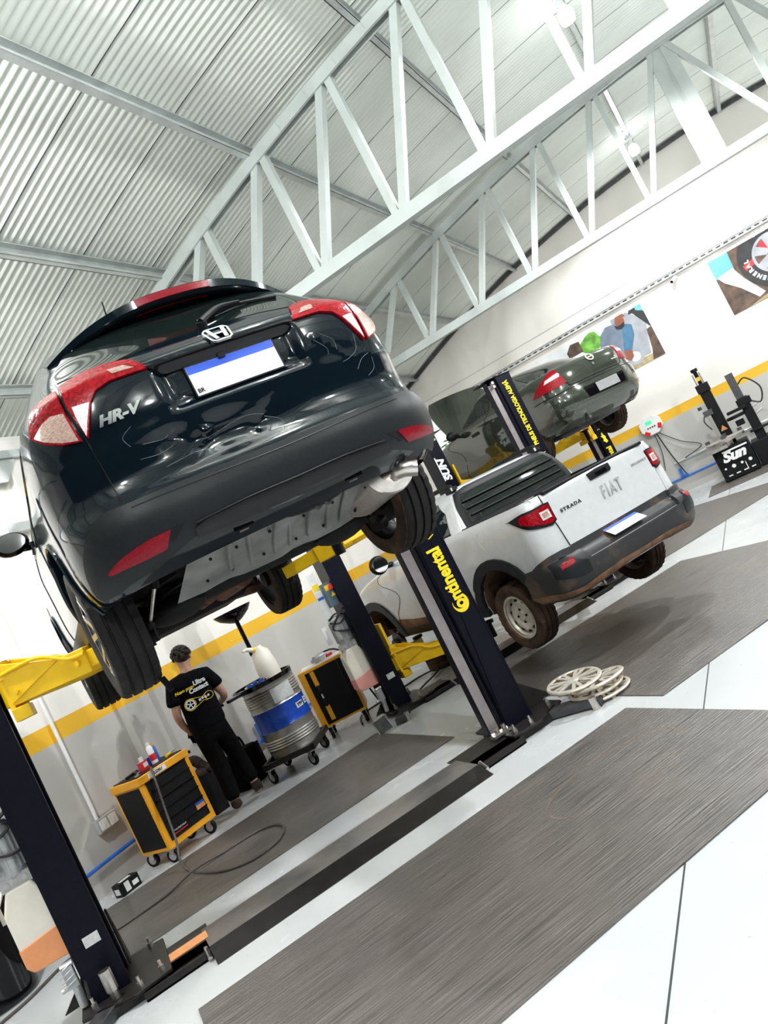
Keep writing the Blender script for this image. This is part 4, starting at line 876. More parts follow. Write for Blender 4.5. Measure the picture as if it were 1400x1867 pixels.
one('red_piece', M['red'], t, lambda b: b.box((.1, -.03, .02), (.08, .03, .03)))

# hubcaps, loose wheel, bin, box, hose
hp0 = Vector((3.02, 4.90, 0))
for i, (dx, dy, z, tx, ty, lab) in enumerate(((.06, -.04, .028, 0, 0, 'bottom hubcap of the stack of four beside the near right post'), (.03, -.02, .074, .03, .0, 'second hubcap from the floor in the stack of four'), (.04, -.06, .122, -.03, .06, 'third hubcap from the floor, jutting out to the right under the top one'), (-.06, .06, .172, .02, -.10, 'top hubcap of the stack of four, its spokes seen from above'))):
    t = empty('hubcap', hp0 + Vector((dx, dy, z))); t.rotation_euler = (tx, ty, i * .5); tag(t, lab, 'hubcap', 'stacked hubcaps')
    b = MB(); b.lathe([(.205, -.010), (.212, .0), (.205, .010), (.185, .012), (.18, .004)], 40, close=True); b.lathe([(.001, .016), (.045, .014), (.055, .006), (.05, 0), (.001, 0)], 24)
    for k_ in range(7):
        for s in (-.12, .12):
            a = 2 * PI * k_ / 7; b.bar((.045 * math.cos(a + s), .045 * math.sin(a + s), .008), (.19 * math.cos(a + s * 1.3), .19 * math.sin(a + s * 1.3), .008), .026, .008)
    b.build('face', M['hubcap'], t)
    b = MB(); b.lathe([(.19, -.012), (.196, -.012), (.196, 0), (.19, 0)], 40, close=True)
    for k_ in range(10): a = 2 * PI * k_ / 10; b.box((.185 * math.cos(a), .185 * math.sin(a), -.016), (.02, .03, .024), Matrix.Rotation(a, 4, 'Z'))
    b.build('clip_ring', M['hubcap_clip'], t)
t = empty('loose_wheel', (3.98, 9.10, 0)); tag(t, 'dusty tyre lying flat on the floor under the pickup front', 'wheel')
wt = wheel('tyre', 0, 0, 0, .31, .20, 1, t, 'alloy', 'rubber_brown'); wt.rotation_euler = (0, -PI / 2, 0); wt.location = (0, 0, .101)
t = empty('waste_bin', (-1.32, 6.62, 0)); tag(t, 'black rounded bin at the lower left edge behind the post', 'bin')
one('bin_body', M['gloss_black'], t, lambda b: b.lathe([(.001, 0), (.21, 0), (.25, .03), (.30, .72), (.31, .74), (.30, .76), (.28, .76), (.27, .72), (.001, .70)], 36))
t = empty('parts_box', (-.36, 7.58, 0), .55); tag(t, 'small black and white parts box on the floor by left wall', 'box')
one('carton', M['matt_black'], t, lambda b: b.box((0, 0, .055), (.20, .12, .11)), .003)
one('white_print', M['white'], t, lambda b: (b.box((-.03, -.0605, .06), (.05, .003, .08)), b.box((.05, -.0605, .05), (.06, .003, .04)), b.box((0, .0, .111), (.11, .05, .002)), b.box((-.101, 0, .05), (.003, .07, .05))))
hz = .012
hose_pts = [(.215, 7.56, .84), (.20, 7.50, .70), (.17, 7.46, .45), (.14, 7.36, .20), (.10, 7.22, .07), (.13, 6.95, hz), (.24, 6.58, hz + .006), (.36, 6.34, hz + .006), (.55, 6.20, hz + .006), (.76, 6.26, hz + .006), (.88, 6.50, hz + .006), (.86, 6.74, hz + .006), (.70, 6.88, hz + .006), (.42, 6.88, hz + .006), (.15, 6.80, hz + .03), (-.13, 6.68, hz + .006), (-.54, 6.61, hz + .004), (-.85, 6.65, hz), (-1.15, 6.30, hz), (-1.5, 6.05, hz), (-1.9, 5.6, hz)]
tube_thing('air_hose', hose_pts, .0105, M['hose'], 'long grey air hose looping across the mat from the tool cabinet', 'hose', None, 10, 10, frame=False)
tube_thing('power_cable', [(2.95, 8.2, .015), (3.2, 8.5, .015), (3.55, 8.75, .03), (3.72, 9.0, .03), (3.5, 9.2, .015), (3.1, 9.1, .015), (2.6, 9.0, .015), (2.4, 8.5, .015)], .011, M['cable'], 'black cable curling on floor behind the second lift post', 'cable', None, 8, 8, frame=False)
# stowed things behind the man
t = empty('tool_bag', (1.12, 8.86, 0), .7); tag(t, 'dark tool bag on the floor behind the man', 'bag')
one('bag', M['trousers'], t, lambda b: b.box((0, 0, .2), (.42, .28, .40)), .05); one('straps', M['matt_black'], t, lambda b: (b.box((-.12, -.175, .22), (.04, .012, .36)), b.box((.12, -.175, .22), (.04, .012, .36)), b.tube([(-.12, 0, .40), (-.08, 0, .52), (.08, 0, .52), (.12, 0, .40)], .014, 8, 5)))
t = empty('work_rag', (.66, 8.50, 0), .4); tag(t, 'brown rag bundle on a black stand, right behind the orange tool cabinet', 'rag')
one('stand', M['matt_black'], t, lambda b: (b.box((0, 0, .2), (.16, .14, .40)),))
one('bundle', M['boot'], t, lambda b: (b.tube([(-.08, 0, .60), (-.02, 0, .58), (.03, -.01, .50), (.10, -.02, .42), (.14, -.03, .36)], [.04, .055, .05, .04, .03], 10, 4), b.ball((-.01, 0, .44), 1, 12, (.07, .07, .06))))
t = empty('valve_stand', (B(XL + .07, 7.22, .26)), BANG); tag(t, 'blue valve with lever on the air pipe behind the man', 'valve')
one('valve_body', M['blue_pipe'], t, lambda b: (b.box((0, 0, .1), (.06, .05, .24)), b.box((.01, .08, 0), (.05, .2, .05)))); one('lever', M['matt_black'], t, lambda b: b.tube([(0, 0, .2), (.05, .08, .22), (.05, .2, .16)], .008, 6, 4))
t = empty('floor_tray', (2.33, 7.62, 0), .25); tag(t, 'small dark metal tray with bright rim at foot of second lift', 'tray')
one('plate', M['steel_dark'], t, lambda b: b.box((0, 0, .07), (.16, .02, .14), Matrix.Rotation(-.4, 4, 'X'))); one('rim', M['steel'], t, lambda b: b.tube([(-.085, -.02, .01), (-.085, .02, .14), (.085, .02, .14), (.085, -.02, .01)], .008, 6))

# tyre machine by the poster wall
t = empty('tyre_changer', B(-1.07, 14.55, 0), BANG); tag(t, 'black tyre changing machine standing by the poster wall', 'tyre machine')
one('cabinet', M['matt_black'], t, lambda b: (b.span((0, 0, .02), (.60, .75, .56)), b.span((.62, .15, .0), (.95, .85, .45))), .01)
one('front_panel', M['gloss_black'], t, lambda b: b.span((.02, -.006, .26), (.58, 0, .54)))
text('Sun', .23, axes((.30, -.010, .41), (1, 0, 0), (0, 0, 1)), M['white_text'], 'logo_lettering', t, .003, 1.15, .35, .012)
one('logo_bar', M['white_text'], t, lambda b: b.box((.36, -.009, .51), (.42, .006, .028)))
for i in range(4): one('symbol', M['white_text'], t, lambda b: b.cyl((.09 + .14 * i, -.002, .235), (.09 + .14 * i, -.008, .235), (.018, .034, .022, .03)[i], n=14)); one('symbol', M['white_text'], t, lambda b: b.box((.12 + .13 * i, -.004, .10), (.07, .006, .02)))
one('symbol', M['white_text'], t, lambda b: b.box((.42, -.004, .16), (.012, .006, .14)))
one('turntable', M['steel'], t, lambda b: (b.cyl((.28, .3, .66), (.28, .3, .70), .34, n=36), b.box((.28, .3, .71), (.60, .10, .03)), b.box((.28, .3, .71), (.10, .60, .03)), b.cyl((.28, .3, .54), (.28, .3, .66), .10, n=20), b.box((.12, -.08, .60), (.34, .10, .06))))
one('clamp_jaw', M['steel_dark'], t, lambda b: [b.box((.28 + x, .3 + y, .75), (.08, .08, .05)) for x, y in ((-.28, 0), (.28, 0), (0, -.28), (0, .28))])
cl = one('column', M['matt_black'], t, lambda b: (b.span((.24, .62, .5), (.42, .80, 1.62)), b.box((.33, .68, 1.66), (.22, .2, .16)), b.cyl((.33, .68, 1.7), (.33, .68, 1.98), .035, n=14)), .008)
one('column_rod', M['steel'], cl, lambda b: (b.cyl((.27, .6, 1.72), (.27, .6, 1.95), .012, n=8), b.cyl((.39, .6, 1.72), (.39, .6, 1.95), .012, n=8)))
one('cap', M['matt_black'], cl, lambda b: b.cyl((.33, .68, 1.98), (.33, .68, 2.04), .06, n=16)); one('yellow_label', M['yellow'], cl, lambda b: b.box((.33, .635, 1.84), (.06, .02, .07)))
one('warning_triangle', M['orange_sticker'], cl, lambda b: b.add([(.27, .615, .82), (.39, .615, .82), (.33, .615, .92)], [(0, 1, 2)]))
one('swing_handle', M['steel_dark'], cl, lambda b: (b.box((.22, .58, 1.22), (.16, .1, .10)), b.tube([(.16, .56, 1.22), (.10, .54, 1.1), (.16, .52, .92)], .012, 6, 5), b.cyl((.13, .56, 1.32), (.13, .56, 1.38), .035, n=12)))
hl_ = one('helper_arm', M['matt_black'], t, lambda b: (b.span((.74, .35, .35), (.90, .50, 1.22)), b.box((.66, .36, 1.06), (.34, .2, .05)), b.box((.82, .42, 1.14), (.24, .2, .12)), b.cyl((.60, .36, .94), (.60, .36, .99), .16, n=24), b.box((.62, .36, .84), (.14, .1, .10)), b.box((.9, .36, .62), (.42, .18, .04))), .006)
one('guide_post', M['steel_dark'], hl_, lambda b: b.span((.73, .37, 1.2), (.86, .48, 1.68))); one('grey_knobs', M['motor'], hl_, lambda b: (b.cyl((.9, .42, 1.0), (1.0, .42, 1.02), .02, n=8), b.cyl((.9, .42, .86), (1.02, .42, .9), .02, n=8)))
one('air_line', M['cable'], hl_, lambda b: b.tube([(.86, .42, 1.45), (1.0, .4, 1.5), (1.15, .4, 1.25), (1.06, .4, 1.02), (.9, .42, 1.12)], .013, 8, 8))
one('foot_pedal', M['motor'], t, lambda b: (b.box((.95, .1, .14), (.20, .34, .16), Matrix.Rotation(.3, 4, 'Z')), b.box((1.02, -.02, .05), (.14, .2, .08))), .02)
def gs(v, c, s): return math.exp(-((v - c) / s) ** 2)
def sst(e0, e1, v):
    t = min(max((v - e0) / (e1 - e0), 0), 1); return t * t * (3 - 2 * t)
def crease(x, z, x0, z0, x1, z1, w_, d):
    dx, dz = x1 - x0, z1 - z0; t = min(max(((x - x0) * dx + (z - z0) * dz) / (dx * dx + dz * dz), 0), 1)
    q = math.hypot(x - x0 - t * dx, z - z0 - t * dz); return d * max(0, 1 - q / w_) ** 1.6 * (.35 + .65 * (1 - t))
def suv_disp(x, y, z):
    if y > -.6: return 0
    d = 0
    if z < 1.15:                                                          # recess round the number plate
        d -= .034 * sst(.34, .27, abs(x)) * sst(.915, .96, z) * sst(1.135, 1.095, z)
    if .67 < z < 1.05:                                                    # collision dents in the tailgate
        d -= .034 * gs(x, -.16, .13) * gs(z, .79, .065) + .016 * gs(x, -.37, .06) * gs(z, .845, .035) - .012 * gs(x, -.25, .04) * gs(z, .83, .03)
        d += crease(x, z, -.22, .815, -.33, .735, .035, .016) + crease(x, z, -.22, .815, -.02, .83, .03, .012) - crease(x, z, -.02, .76, .10, .86, .05, .012)
        d -= .012 * gs(x, .05, .10) * gs(z, .76, .04) + .008 * gs(x, .45, .10) * gs(z, .95, .09)
        d += crease(x, z, .40, 1.03, .56, .86, .03, .007) + .004 * gs(z, .90, .03) * sst(.30, .42, abs(x))
    return d
def arch_poly(sh, zb, wheels, rad, zc, ztop, a_end=3):
    """outline of the whole skin in (a, z), with the wheel arches cut out of its lower edge"""
    left = []
    for yc in sorted(wheels, reverse=True):
        ang0 = math.asin(min(1, (zc - zb) / rad)) if zc > zb else 0
        for i in range(15):
            t = -ang0 + (PI + 2 * ang0) * i / 14
            y, z = yc + rad * math.cos(t), zc + rad * math.sin(t); left.append((sh.ay(y, z), max(z, zb)))
    right = [(a, z) for a, z in left][::-1]
    return [(-a_end, zb)] + [(-a, z) for a, z in left] + right + [(a_end, zb), (a_end, ztop), (-a_end, ztop)]
def roof_cap(sh, z, rise, name, m, par, a_end=3, n=60):
    P = [Vector(sh.skin(-a_end + 2 * a_end * i / n, z)) for i in range(n)]; c = sum(P, Vector()) / n
    b = MB(); vs = P + [p.lerp(c, .5) + Vector((0, 0, rise * .75)) for p in P] + [c + Vector((0, 0, rise))]
    b.add(vs, [(i, (i + 1) % n, n + (i + 1) % n, n + i) for i in range(n)] + [(n + i, n + (i + 1) % n, 2 * n) for i in range(n)], True)
    return b.build(name, m, par)
def pair(fn):
    for mir in (False, True): fn(mir)
def skin_axes(sh, x, z, off, tilt=0.0, side=None):
    a = sh.ax(x, z); p, n = sh.pt(a, z, off); n = Vector(n); u = Vector((0, 0, 1)); xx = u.cross(n).normalized(); yy = n.cross(xx)
    return axes(p, xx * math.cos(tilt) + yy * math.sin(tilt), yy * math.cos(tilt) - xx * math.sin(tilt))
def yz(sh, pts): return [(-sh.ay(y, z), z) for y, z in pts]
def xz(sh, pts): return [(sh.ax(x, z), z) for x, z in pts]
def glazing(sh, par, sides, front, off=.006):
    for s in sides: pair(lambda mir: patch(sh, yz(sh, s), off, 'side_window', M['glass_dark'], par, da=.06, dz=.05, mirror=mir))
    patch(sh, front, off, 'windscreen', M['glass_dark'], par, da=.06, dz=.05)

# ================================================================ black SUV on the near lift
S = Shell(T_SUV, disp=suv_disp)
car = empty('car', (1.0126, 3.9399, 1.5630)); car.rotation_euler = (-.01551, -.00937, .04135)
tag(car, 'black compact SUV with a dented tailgate, raised high on the near lift', 'car')
patch(S, arch_poly(S, .37, (0, 2.61), .385, .41, 1.645), 0, 'body', M['black_paint'], car, th=.03, da=.07, dz=.045)
roof_cap(S, 1.645, .025, 'roof', M['black_paint'], car)
L_ = [(-.520, 1.275), (-.506, 1.232), (-.488, 1.112), (-.458, .949), (-.446, .80), (-.444, .668)]
patch(S, L_ + [(-.25, .655), (0, .652), (.25, .655)] + [(-a, z) for a, z in L_[::-1]], .005, 'tailgate', M['black_paint'], car, da=.018, dz=.012)
ribs = L_
pair(lambda mir: ribbon(S, ribs, .0045, .001, 'panel_gap', M['matt_black'], car, mir))
G_ = [(-.20, 1.25), (-.32, 1.222), (-.45, 1.262), (-.51, 1.27), (-.53, 1.35), (-.48, 1.45), (-.36, 1.515)]
patch(S, [(0, 1.266)] + G_ + [(0, 1.535)] + [(-a, z) for a, z in G_[::-1]], .007, 'rear_window', M['glass_dark'], car, da=.03, dz=.02)
glazing(S, car, [[(-.30, 1.13), (.20, 1.06), (1.55, 1.06), (1.0, 1.45), (.75, 1.50), (-.05, 1.50), (-.28, 1.30)]], [(2.5, 1.12), (2.62, 1.52), (3, 1.53)])
pair(lambda mir: patch(S, [(2.62, 1.12), (3.0, 1.13), (3.0, 1.5), (2.62, 1.47)], .006, 'windscreen', M['glass_dark'], car, mirror=mir, da=.06, dz=.05))
# lamps
pair(lambda mir: patch(S, [(-.502, 1.222), (-.432, 1.243), (-.355, 1.238), (-.284, 1.205), (-.240, 1.130), (-.349, 1.137), (-.392, 1.122), (-.412, 1.089), (-.452, .962), (-.478, 1.09), (-.487, 1.161)], .016, 'tail_light', M['red_lens'], car, th=.012, da=.012, dz=.012, mirror=mir))
TL = [o for o in car.children if o.name.startswith('tail_light')]
for o, mir in zip(TL, (False, True)):
    patch(S, [(-.466, 1.098), (-.416, 1.088), (-.454, .972), (-.460, 1.02)], .019, 'white_lamp', M['white_lens'], o, da=.012, dz=.012, mirror=mir)
    patch(S, [(-.345, 1.178), (-.300, 1.170), (-.275, 1.150), (-.335, 1.158)], .019, 'reverse_lamp', M['clear_lens'], o, da=.012, dz=.012, mirror=mir)
pair(lambda mir: patch(S, [(-.630, 1.190), (-.568, 1.209), (-.512, 1.212), (-.494, 1.105), (-.472, .965), (-.531, .985), (-.595, 1.025), (-.664, 1.085), (-.652, 1.139)], .014, 'quarter_light', M['red_lens'], car, th=.012, da=.012, dz=.012, mirror=mir))
QL = [o for o in car.children if o.name.startswith('quarter_light')]
for o, mir in zip(QL, (False, True)):
    patch(S, [(-.632, 1.070), (-.579, 1.100), (-.540, 1.108), (-.497, 1.094), (-.480, .972), (-.529, .992), (-.593, 1.034)], .017, 'clear_lamp', M['clear_lens'], o, da=.012, dz=.012, mirror=mir)
# bumper
BP = [(-.25, .650), (-.446, .662), (-.506, .669), (-.556, .655), (-.600, .620), (-.66, .56), (-.710, .50), (-.745, .43), (-.72, .402), (-.607, .398), (-.539, .408), (-.451, .412), (-.37, .438), (-.327, .452), (-.16, .444)]
bp = patch(S, [(0, .648)] + BP + [(0, .441)] + [(-a, z) for a, z in BP[::-1]], .020, 'rear_bumper', M['bumper'], car, th=.03, da=.03, dz=.02)
lp = [(-.16, .492), (-.28, .487), (-.318, .476), (-.322, .448), (-.16, .440)]
patch(S, [(0, .490)] + lp + [(0, .438)] + [(-a, z) for a, z in lp[::-1]], .034, 'bumper_lip', M['gloss_black'], bp, th=.02, da=.03, dz=.012)
ribbon(S, [(-.31, .490), (-.16, .497), (0, .495), (.16, .497), (.31, .490)], .004, .030, 'lip_trim', M['matt_black'], bp)
ribbon(S, [(-.43, .640), (-.25, .628), (0, .620), (.25, .628), (.43, .640)], .0025, .0205, 'bumper_crease', M['bumper'], bp)
RF = [(-.600, .470), (-.543, .490), (-.483, .503), (-.426, .509), (-.371, .508), (-.393, .471), (-.405, .455), (-.473, .455), (-.533, .459), (-.588, .462)]
pair(lambda mir: patch(S, RF, .0245, 'reflector', M['dark_red_lens'], bp, th=.01, da=.02, dz=.012, mirror=mir))
pair(lambda mir: patch(S, [(-.365, .512), (-.330, .512), (-.372, .468), (-.388, .470)], .0215, 'reflector_surround', M['matt_black'], bp, da=.02, dz=.012, mirror=mir))
# badge, plate, lettering, wiper, high brake light and spoiler
e = skin_axes(S, 0, 1.168, .012)
def frame_loop(b, pts, w_, d, mm):
    n = len(pts)
    for i in range(n):
        p, q = Vector((*pts[i], 0)), Vector((*pts[(i + 1) % n], 0)); b.bar(mm @ p, mm @ q, w_, d, mm.to_3x3() @ Vector((0, 0, 1)))
em = MB(); o8 = [(x * 1.12, y * 1.12) for x, y in ((-.050, .028), (-.036, .042), (.036, .042), (.050, .028), (.040, -.034), (.028, -.042), (-.028, -.042), (-.040, -.034))]
frame_loop(em, o8, .008, .010, e)
for s in (-1, 1): em.bar(e @ Vector((s * .034, .040, .002)), e @ Vector((s * .020, -.040, .002)), .017, .012, e.to_3x3() @ Vector((0, 0, 1)))
em.bar(e @ Vector((-.022, -.002, .002)), e @ Vector((.022, -.002, .002)), .012, .012, e.to_3x3() @ Vector((0, 0, 1)))
em.build('badge', M['chrome'], car)
text('HR-V', .058, skin_axes(S, -.515, .998, .008, -.02), M['chrome'], 'badge_lettering', car, .004, 1.22, .35, .003)
pl = empty('number_plate', (0, 0, 0), 0, car); q = skin_axes(S, .005, 1.022, .014)
def on(mm, name, m, fn, par):
    b = MB(); b.T = mm; fn(b); return b.build(name, m, par)
on(q, 'plate', M['plate_white'], lambda b: b.box((0, 0, 0), (.40, .13, .006)), pl)
on(q, 'blue_band', M['plate_blue'], lambda b: b.box((0, .047, .0032), (.396, .033, .003)), pl)
on(q, 'plate_frame', M['matt_black'], lambda b: frame_loop(b, [(-.203, -.068), (.203, -.068), (.203, .068), (-.203, .068)], .006, .010, Matrix()), pl)
text('BR', .026, q @ Matrix.Translation((-.178, -.046, .004)), M['matt_black'], 'lettering', pl, .0008, 1, 0, .0005)
patch(S, xz(S, [(-.265, 1.10), (-.25, .965), (-.20, .945), (.20, .945), (.25, .965), (.265, 1.10)]), .002, 'plate_recess', M['gloss_black'], car, da=.015, dz=.012)
patch(S, xz(S, [(-.34, 1.135), (-.30, 1.105), (.30, 1.105), (.34, 1.135)]), .018, 'tailgate_garnish', M['gloss_black'], car, th=.02, da=.015, dz=.012)
one('rear_camera', M['matt_black'], car, lambda b: b.box(S.pt(S.ax(-.03, 1.115), 1.10, .02)[0], (.03, .02, .02)))
wp = S.pt(0, 1.272, .03)[0]
wa = one('wiper', M['matt_black'], car, lambda b: (b.cyl(S.pt(0, 1.268, 0)[0], wp, .024, n=14), b.tube([wp, S.pt(.10, 1.325, .04)[0], S.pt(.20, 1.345, .03)[0]], [.016, .013, .008], 8, 5)))
one('wiper_blade', M['matt_black'], wa, lambda b: b.tube([S.pt(.0, 1.305, .016)[0], S.pt(.15, 1.345, .022)[0], S.pt(.36, 1.345, .014)[0]], .009, 6, 6))
def spoiler_sec(x):
    u = abs(x) / .60; k = u ** 2.4
    return [(x, -.15 + .12 * k, 1.655 - .10 * k), (x, -.42 + .10 * k, 1.632 - .115 * k), (x, -.675 + .20 * k, 1.545 - .10 * k), (x, -.672 + .20 * k, 1.508 - .085 * k), (x, -.655 + .20 * k, 1.498 - .085 * k), (x, -.48 + .12 * k, 1.510 - .10 * k), (x, -.15 + .12 * k, 1.56 - .10 * k)]
b = MB(); n = 36; V = [p for i in range(n + 1) for p in spoiler_sec(-.60 + 1.2 * i / n)]; k = 7
b.add(V, [(i * k + j, i * k + (j + 1) % k, (i + 1) * k + (j + 1) % k, (i + 1) * k + j) for i in range(n) for j in range(k)], True); b.add(V, [tuple(range(k)), tuple(range(n * k, n * k + k))[::-1]])
sp = b.build('spoiler', M['black_paint'], car)
b = MB(); n = 12; V = []
for i in range(n + 1):
    x = -.175 + .35 * i / n; u = (abs(x) / .60) ** 2.4; V += [(x, -.679 + .2 * u, 1.541 - .1 * u), (x, -.678 + .2 * u, 1.510 - .088 * u), (x, -.60 + .2 * u, 1.500 - .09 * u), (x, -.60 + .2 * u, 1.578 - .10 * u)]
b.add(V, [(i * 4 + j, i * 4 + (j + 1) % 4, (i + 1) * 4 + (j + 1) % 4, (i + 1) * 4 + j) for i in range(n) for j in range(4)]); b.build('brake_light', M['dark_red_lens'], sp)
one('antenna', M['matt_black'], car, lambda b: b.tube([(-.14, .10, 1.66), (-.15, -.06, 1.80), (-.152, -.10, 1.84)], [.006, .004, .003], 6, 3))
# flanks: arch trims, sill, mirrors, handles
for yc in (0, 2.61):
    arc = [(yc + .395 * math.cos(PI * i / 14 * 1.06 - .1), .41 + .395 * math.sin(PI * i / 14 * 1.06 - .1)) for i in range(15)]
    pair(lambda mir: ribbon(S, yz(S, [(y, max(z, .372)) for y, z in arc]), .010, .004, 'arch_trim', M['black_paint'], car, mir, 2))
    arch_liner(yc, .42, .40, .52, .84, M['under_black'], car)
pair(lambda mir: patch(S, yz(S, [(.42, .372), (2.18, .372), (2.2, .47), (.40, .47)]), .012, 'sill_cladding', M['bumper'], car, th=.02, mirror=mir, da=.1))
for yy in (.42, 1.52): pair(lambda mir: ribbon(S, yz(S, [(yy, 1.06), (yy + .02, .8), (yy, .48)]), .003, .001, 'door_gap', M['matt_black'], car, mir))
pair(lambda mir: patch(S, yz(S, [(.62, .955), (.82, .955), (.82, .99), (.62, .99)]), .03, 'door_handle', M['black_paint'], car, th=.02, mirror=mir))
for s in (-1, 1):
    mr = one('wing_mirror', M['gloss_black'], car, lambda b: (b.ball((s * .955, 1.63, 1.235), 1, 18, (.115, .052, .08)), b.tube([(s * .76, 1.72, 1.18), (s * .9, 1.67, 1.20)], .03, 8)))
    one('mirror_glass', M['glass_dark'], mr, lambda b: b.lathe([(.001, .0), (.98, .0), (1.0, -.3)], 24, Matrix.Translation((s * .955, 1.572, 1.235)) @ Matrix.Diagonal((.09, .01, .062, 1)) @ Matrix.Rotation(PI / 2, 4, 'X')))
pair(lambda mir: patch(S, [(-2.05, .80), (-2.3, .78), (-2.55, .72), (-2.5, .82), (-2.1, .90)], .006, 'headlight', M['clear_lens'], car, mirror=mir))
patch(S, [(2.7, .45), (2.99, .45), (2.99, .72), (2.7, .72)], .006, 'grille', M['matt_black'], car); patch(S, [(-2.99, .45), (-2.7, .45), (-2.7, .72), (-2.99, .72)], .006, 'grille', M['matt_black'], car)
# underneath
def tray_z(y): return .446 - (y + .95) * .27
b = MB(); nx, ny = 16, 12; V = []
for j in range(ny + 1):
    y = -.945 + .60 * j / ny
    for i in range(nx + 1):
        u = -1 + 2 * i / nx; x = u * (.47 + .06 * (j / ny)); yy = y + .07 * u * u * (1 - j / ny); V.append((x, yy, tray_z(y) - .018 * math.cos(u * 1.3) + .012 * max(0, math.sin(u * 9))))
b.add(V, [(j * (nx + 1) + i, j * (nx + 1) + i + 1, (j + 1) * (nx + 1) + i + 1, (j + 1) * (nx + 1) + i) for j in range(ny) for i in range(nx)], True)
ut = b.build('under_tray', M['under_grey'], car, fixn=False)
one('tray_ribs', M['under_grey'], ut, lambda b: [b.tube([(x, -.80 + .06 * (i % 2), tray_z(-.80) - .020), (x + .02, -.6, tray_z(-.6) - .022), (x + .05, -.45, tray_z(-.45) - .02)], .008, 6, 4) for i, x in enumerate((-.32, -.22, -.10, -.02, .08, .18, .26))])
one('tray_scoop', M['matt_black'], ut, lambda b: (b.ball((.10, -.78, tray_z(-.78) - .012), 1, 20, (.15, .075, .026)),))
one('tow_loops', M['steel_dark'], ut, lambda b: [b.tube([(x - .02, -.82, tray_z(-.8) - .01), (x - .01, -.80, tray_z(-.8) - .045), (x + .02, -.79, tray_z(-.8) - .04), (x + .03, -.80, tray_z(-.8) - .01)], .009, 6, 4) for x in (.10, .15)])
one('bumper_hooks', M['gloss_black'], ut, lambda b: [(b.box((s * .265, -.875, tray_z(-.87) - .012), (.085, .06, .025))) for s in (-1, 1)])
for s in (-1, 1): one('hook_clip', M['steel'], ut, lambda b: b.box((s * .265, -.875, tray_z(-.87) - .028), (.04, .02, .012)))
one('tray_bolts', M['matt_black'], ut, lambda b: [b.ball((x, y, tray_z(y) - .012 - .012), .008, 8) for x in (-.40, -.28, -.12, .05, .2, .38) for y in (-.72, -.5)])
mu = MB(); d = Vector((.035, -.46, .022)).normalized(); mx = d.cross(Vector((0, 0, 1))).normalized(); mz = mx.cross(d)
mm = Matrix(((mx.x, mz.x, d.x, .475), (mx.y, mz.y, d.y, -.385), (mx.z, mz.z, d.z, .362), (0, 0, 0, 1)))
mu.lathe([(.001, -.02), (.6, -.018), (.93, .0), (1, .03), (1.0, .36), (1.04, .365), (1.04, .375), (.97, .385), (.6, .405), (.45, .40), (.001, .40)], 40, mm @ Matrix.Diagonal((.125, .105, 1, 1))); ms = mu.build('muffler', M['steel'], car)
e0 = mm @ Vector((0, 0, .395)) + Vector((.025, 0, -.018)); e1 = e0 + d * .025 + Vector((.012, 0, -.004)); e2 = e1 + Vector((.046, -.018, -.020))
b = MB(); b.tube([e0 - d * .02, e1, e2], [.046, .043, .040], 20, 5); b.tube([e2, e2 + (e2 - e1) * .35], .041, 20)
b.build('tailpipe', M['steel'], ms); one('tailpipe_mouth', M['rust'], ms, lambda b: b.cyl(e2 + (e2 - e1) * .352, e2 + (e2 - e1) * .36, .037, n=20))
one('floor_pan', M['under_black'], car, lambda b: (b.span((-.66, -.36, .44), (.66, 3.05, .56)), b.span((-.60, 3.0, .42), (.60, 3.3, .6)), b.span((-.60, -.90, .47), (.60, -.30, .62))))
one('rust_ribs', M['rust'], car, lambda b: [b.span((x, .30, .40), (x + w_, 2.3, .445)) for x, w_ in ((-.20, .05), (-.06, .10), (.10, .05), (.22, .16), (.42, .06))] + [b.span((-.25, y, .385), (.55, y + .06, .44)) for y in (.35, .9, 1.5, 2.1)])
one('fuel_tank', M['under_black'], car, lambda b: b.span((-.52, .28, .30), (.02, .98, .44)), .05)
one('exhaust_pipe', M['rust'], car, lambda b: (b.tube([(.30, -.33, .40), (.24, -.1, .42), (.22, .3, .37), (.16, 1.2, .36), (.10, 2.4, .36)], .03, 12, 6), b.cyl((.165, 1.05, .36), (.13, 1.6, .36), .075, n=20)))
one('exhaust_joint', M['steel'], car, lambda b: (b.cyl((.215, .42, .37), (.20, .62, .365), .05, n=16), b.cyl((.198, .64, .365), (.196, .66, .365), .065, n=16)))
one('heat_shield', M['rust'], car, lambda b: (b.box((.30, .05, .375), (.40, .30, .02), Matrix.Rotation(.15, 4, 'X')), b.box((.44, .62, .37), (.22, .7, .03))))
one('rear_axle', M['under_black'], car, lambda b: (b.tube([(-.66, .0, .30), (-.4, .10, .31), (.4, .10, .31), (.66, .0, .30)], .05, 12, 4), b.tube([(-.60, .02, .30), (-.58, .5, .37)], .045, 10), b.tube([(.60, .02, .30), (.58, .5, .37)], .045, 10), b.ball((.48, .0, .285), 1, 18, (.16, .15, .07)), b.ball((-.48, .0, .285), 1, 18, (.16, .15, .07))))
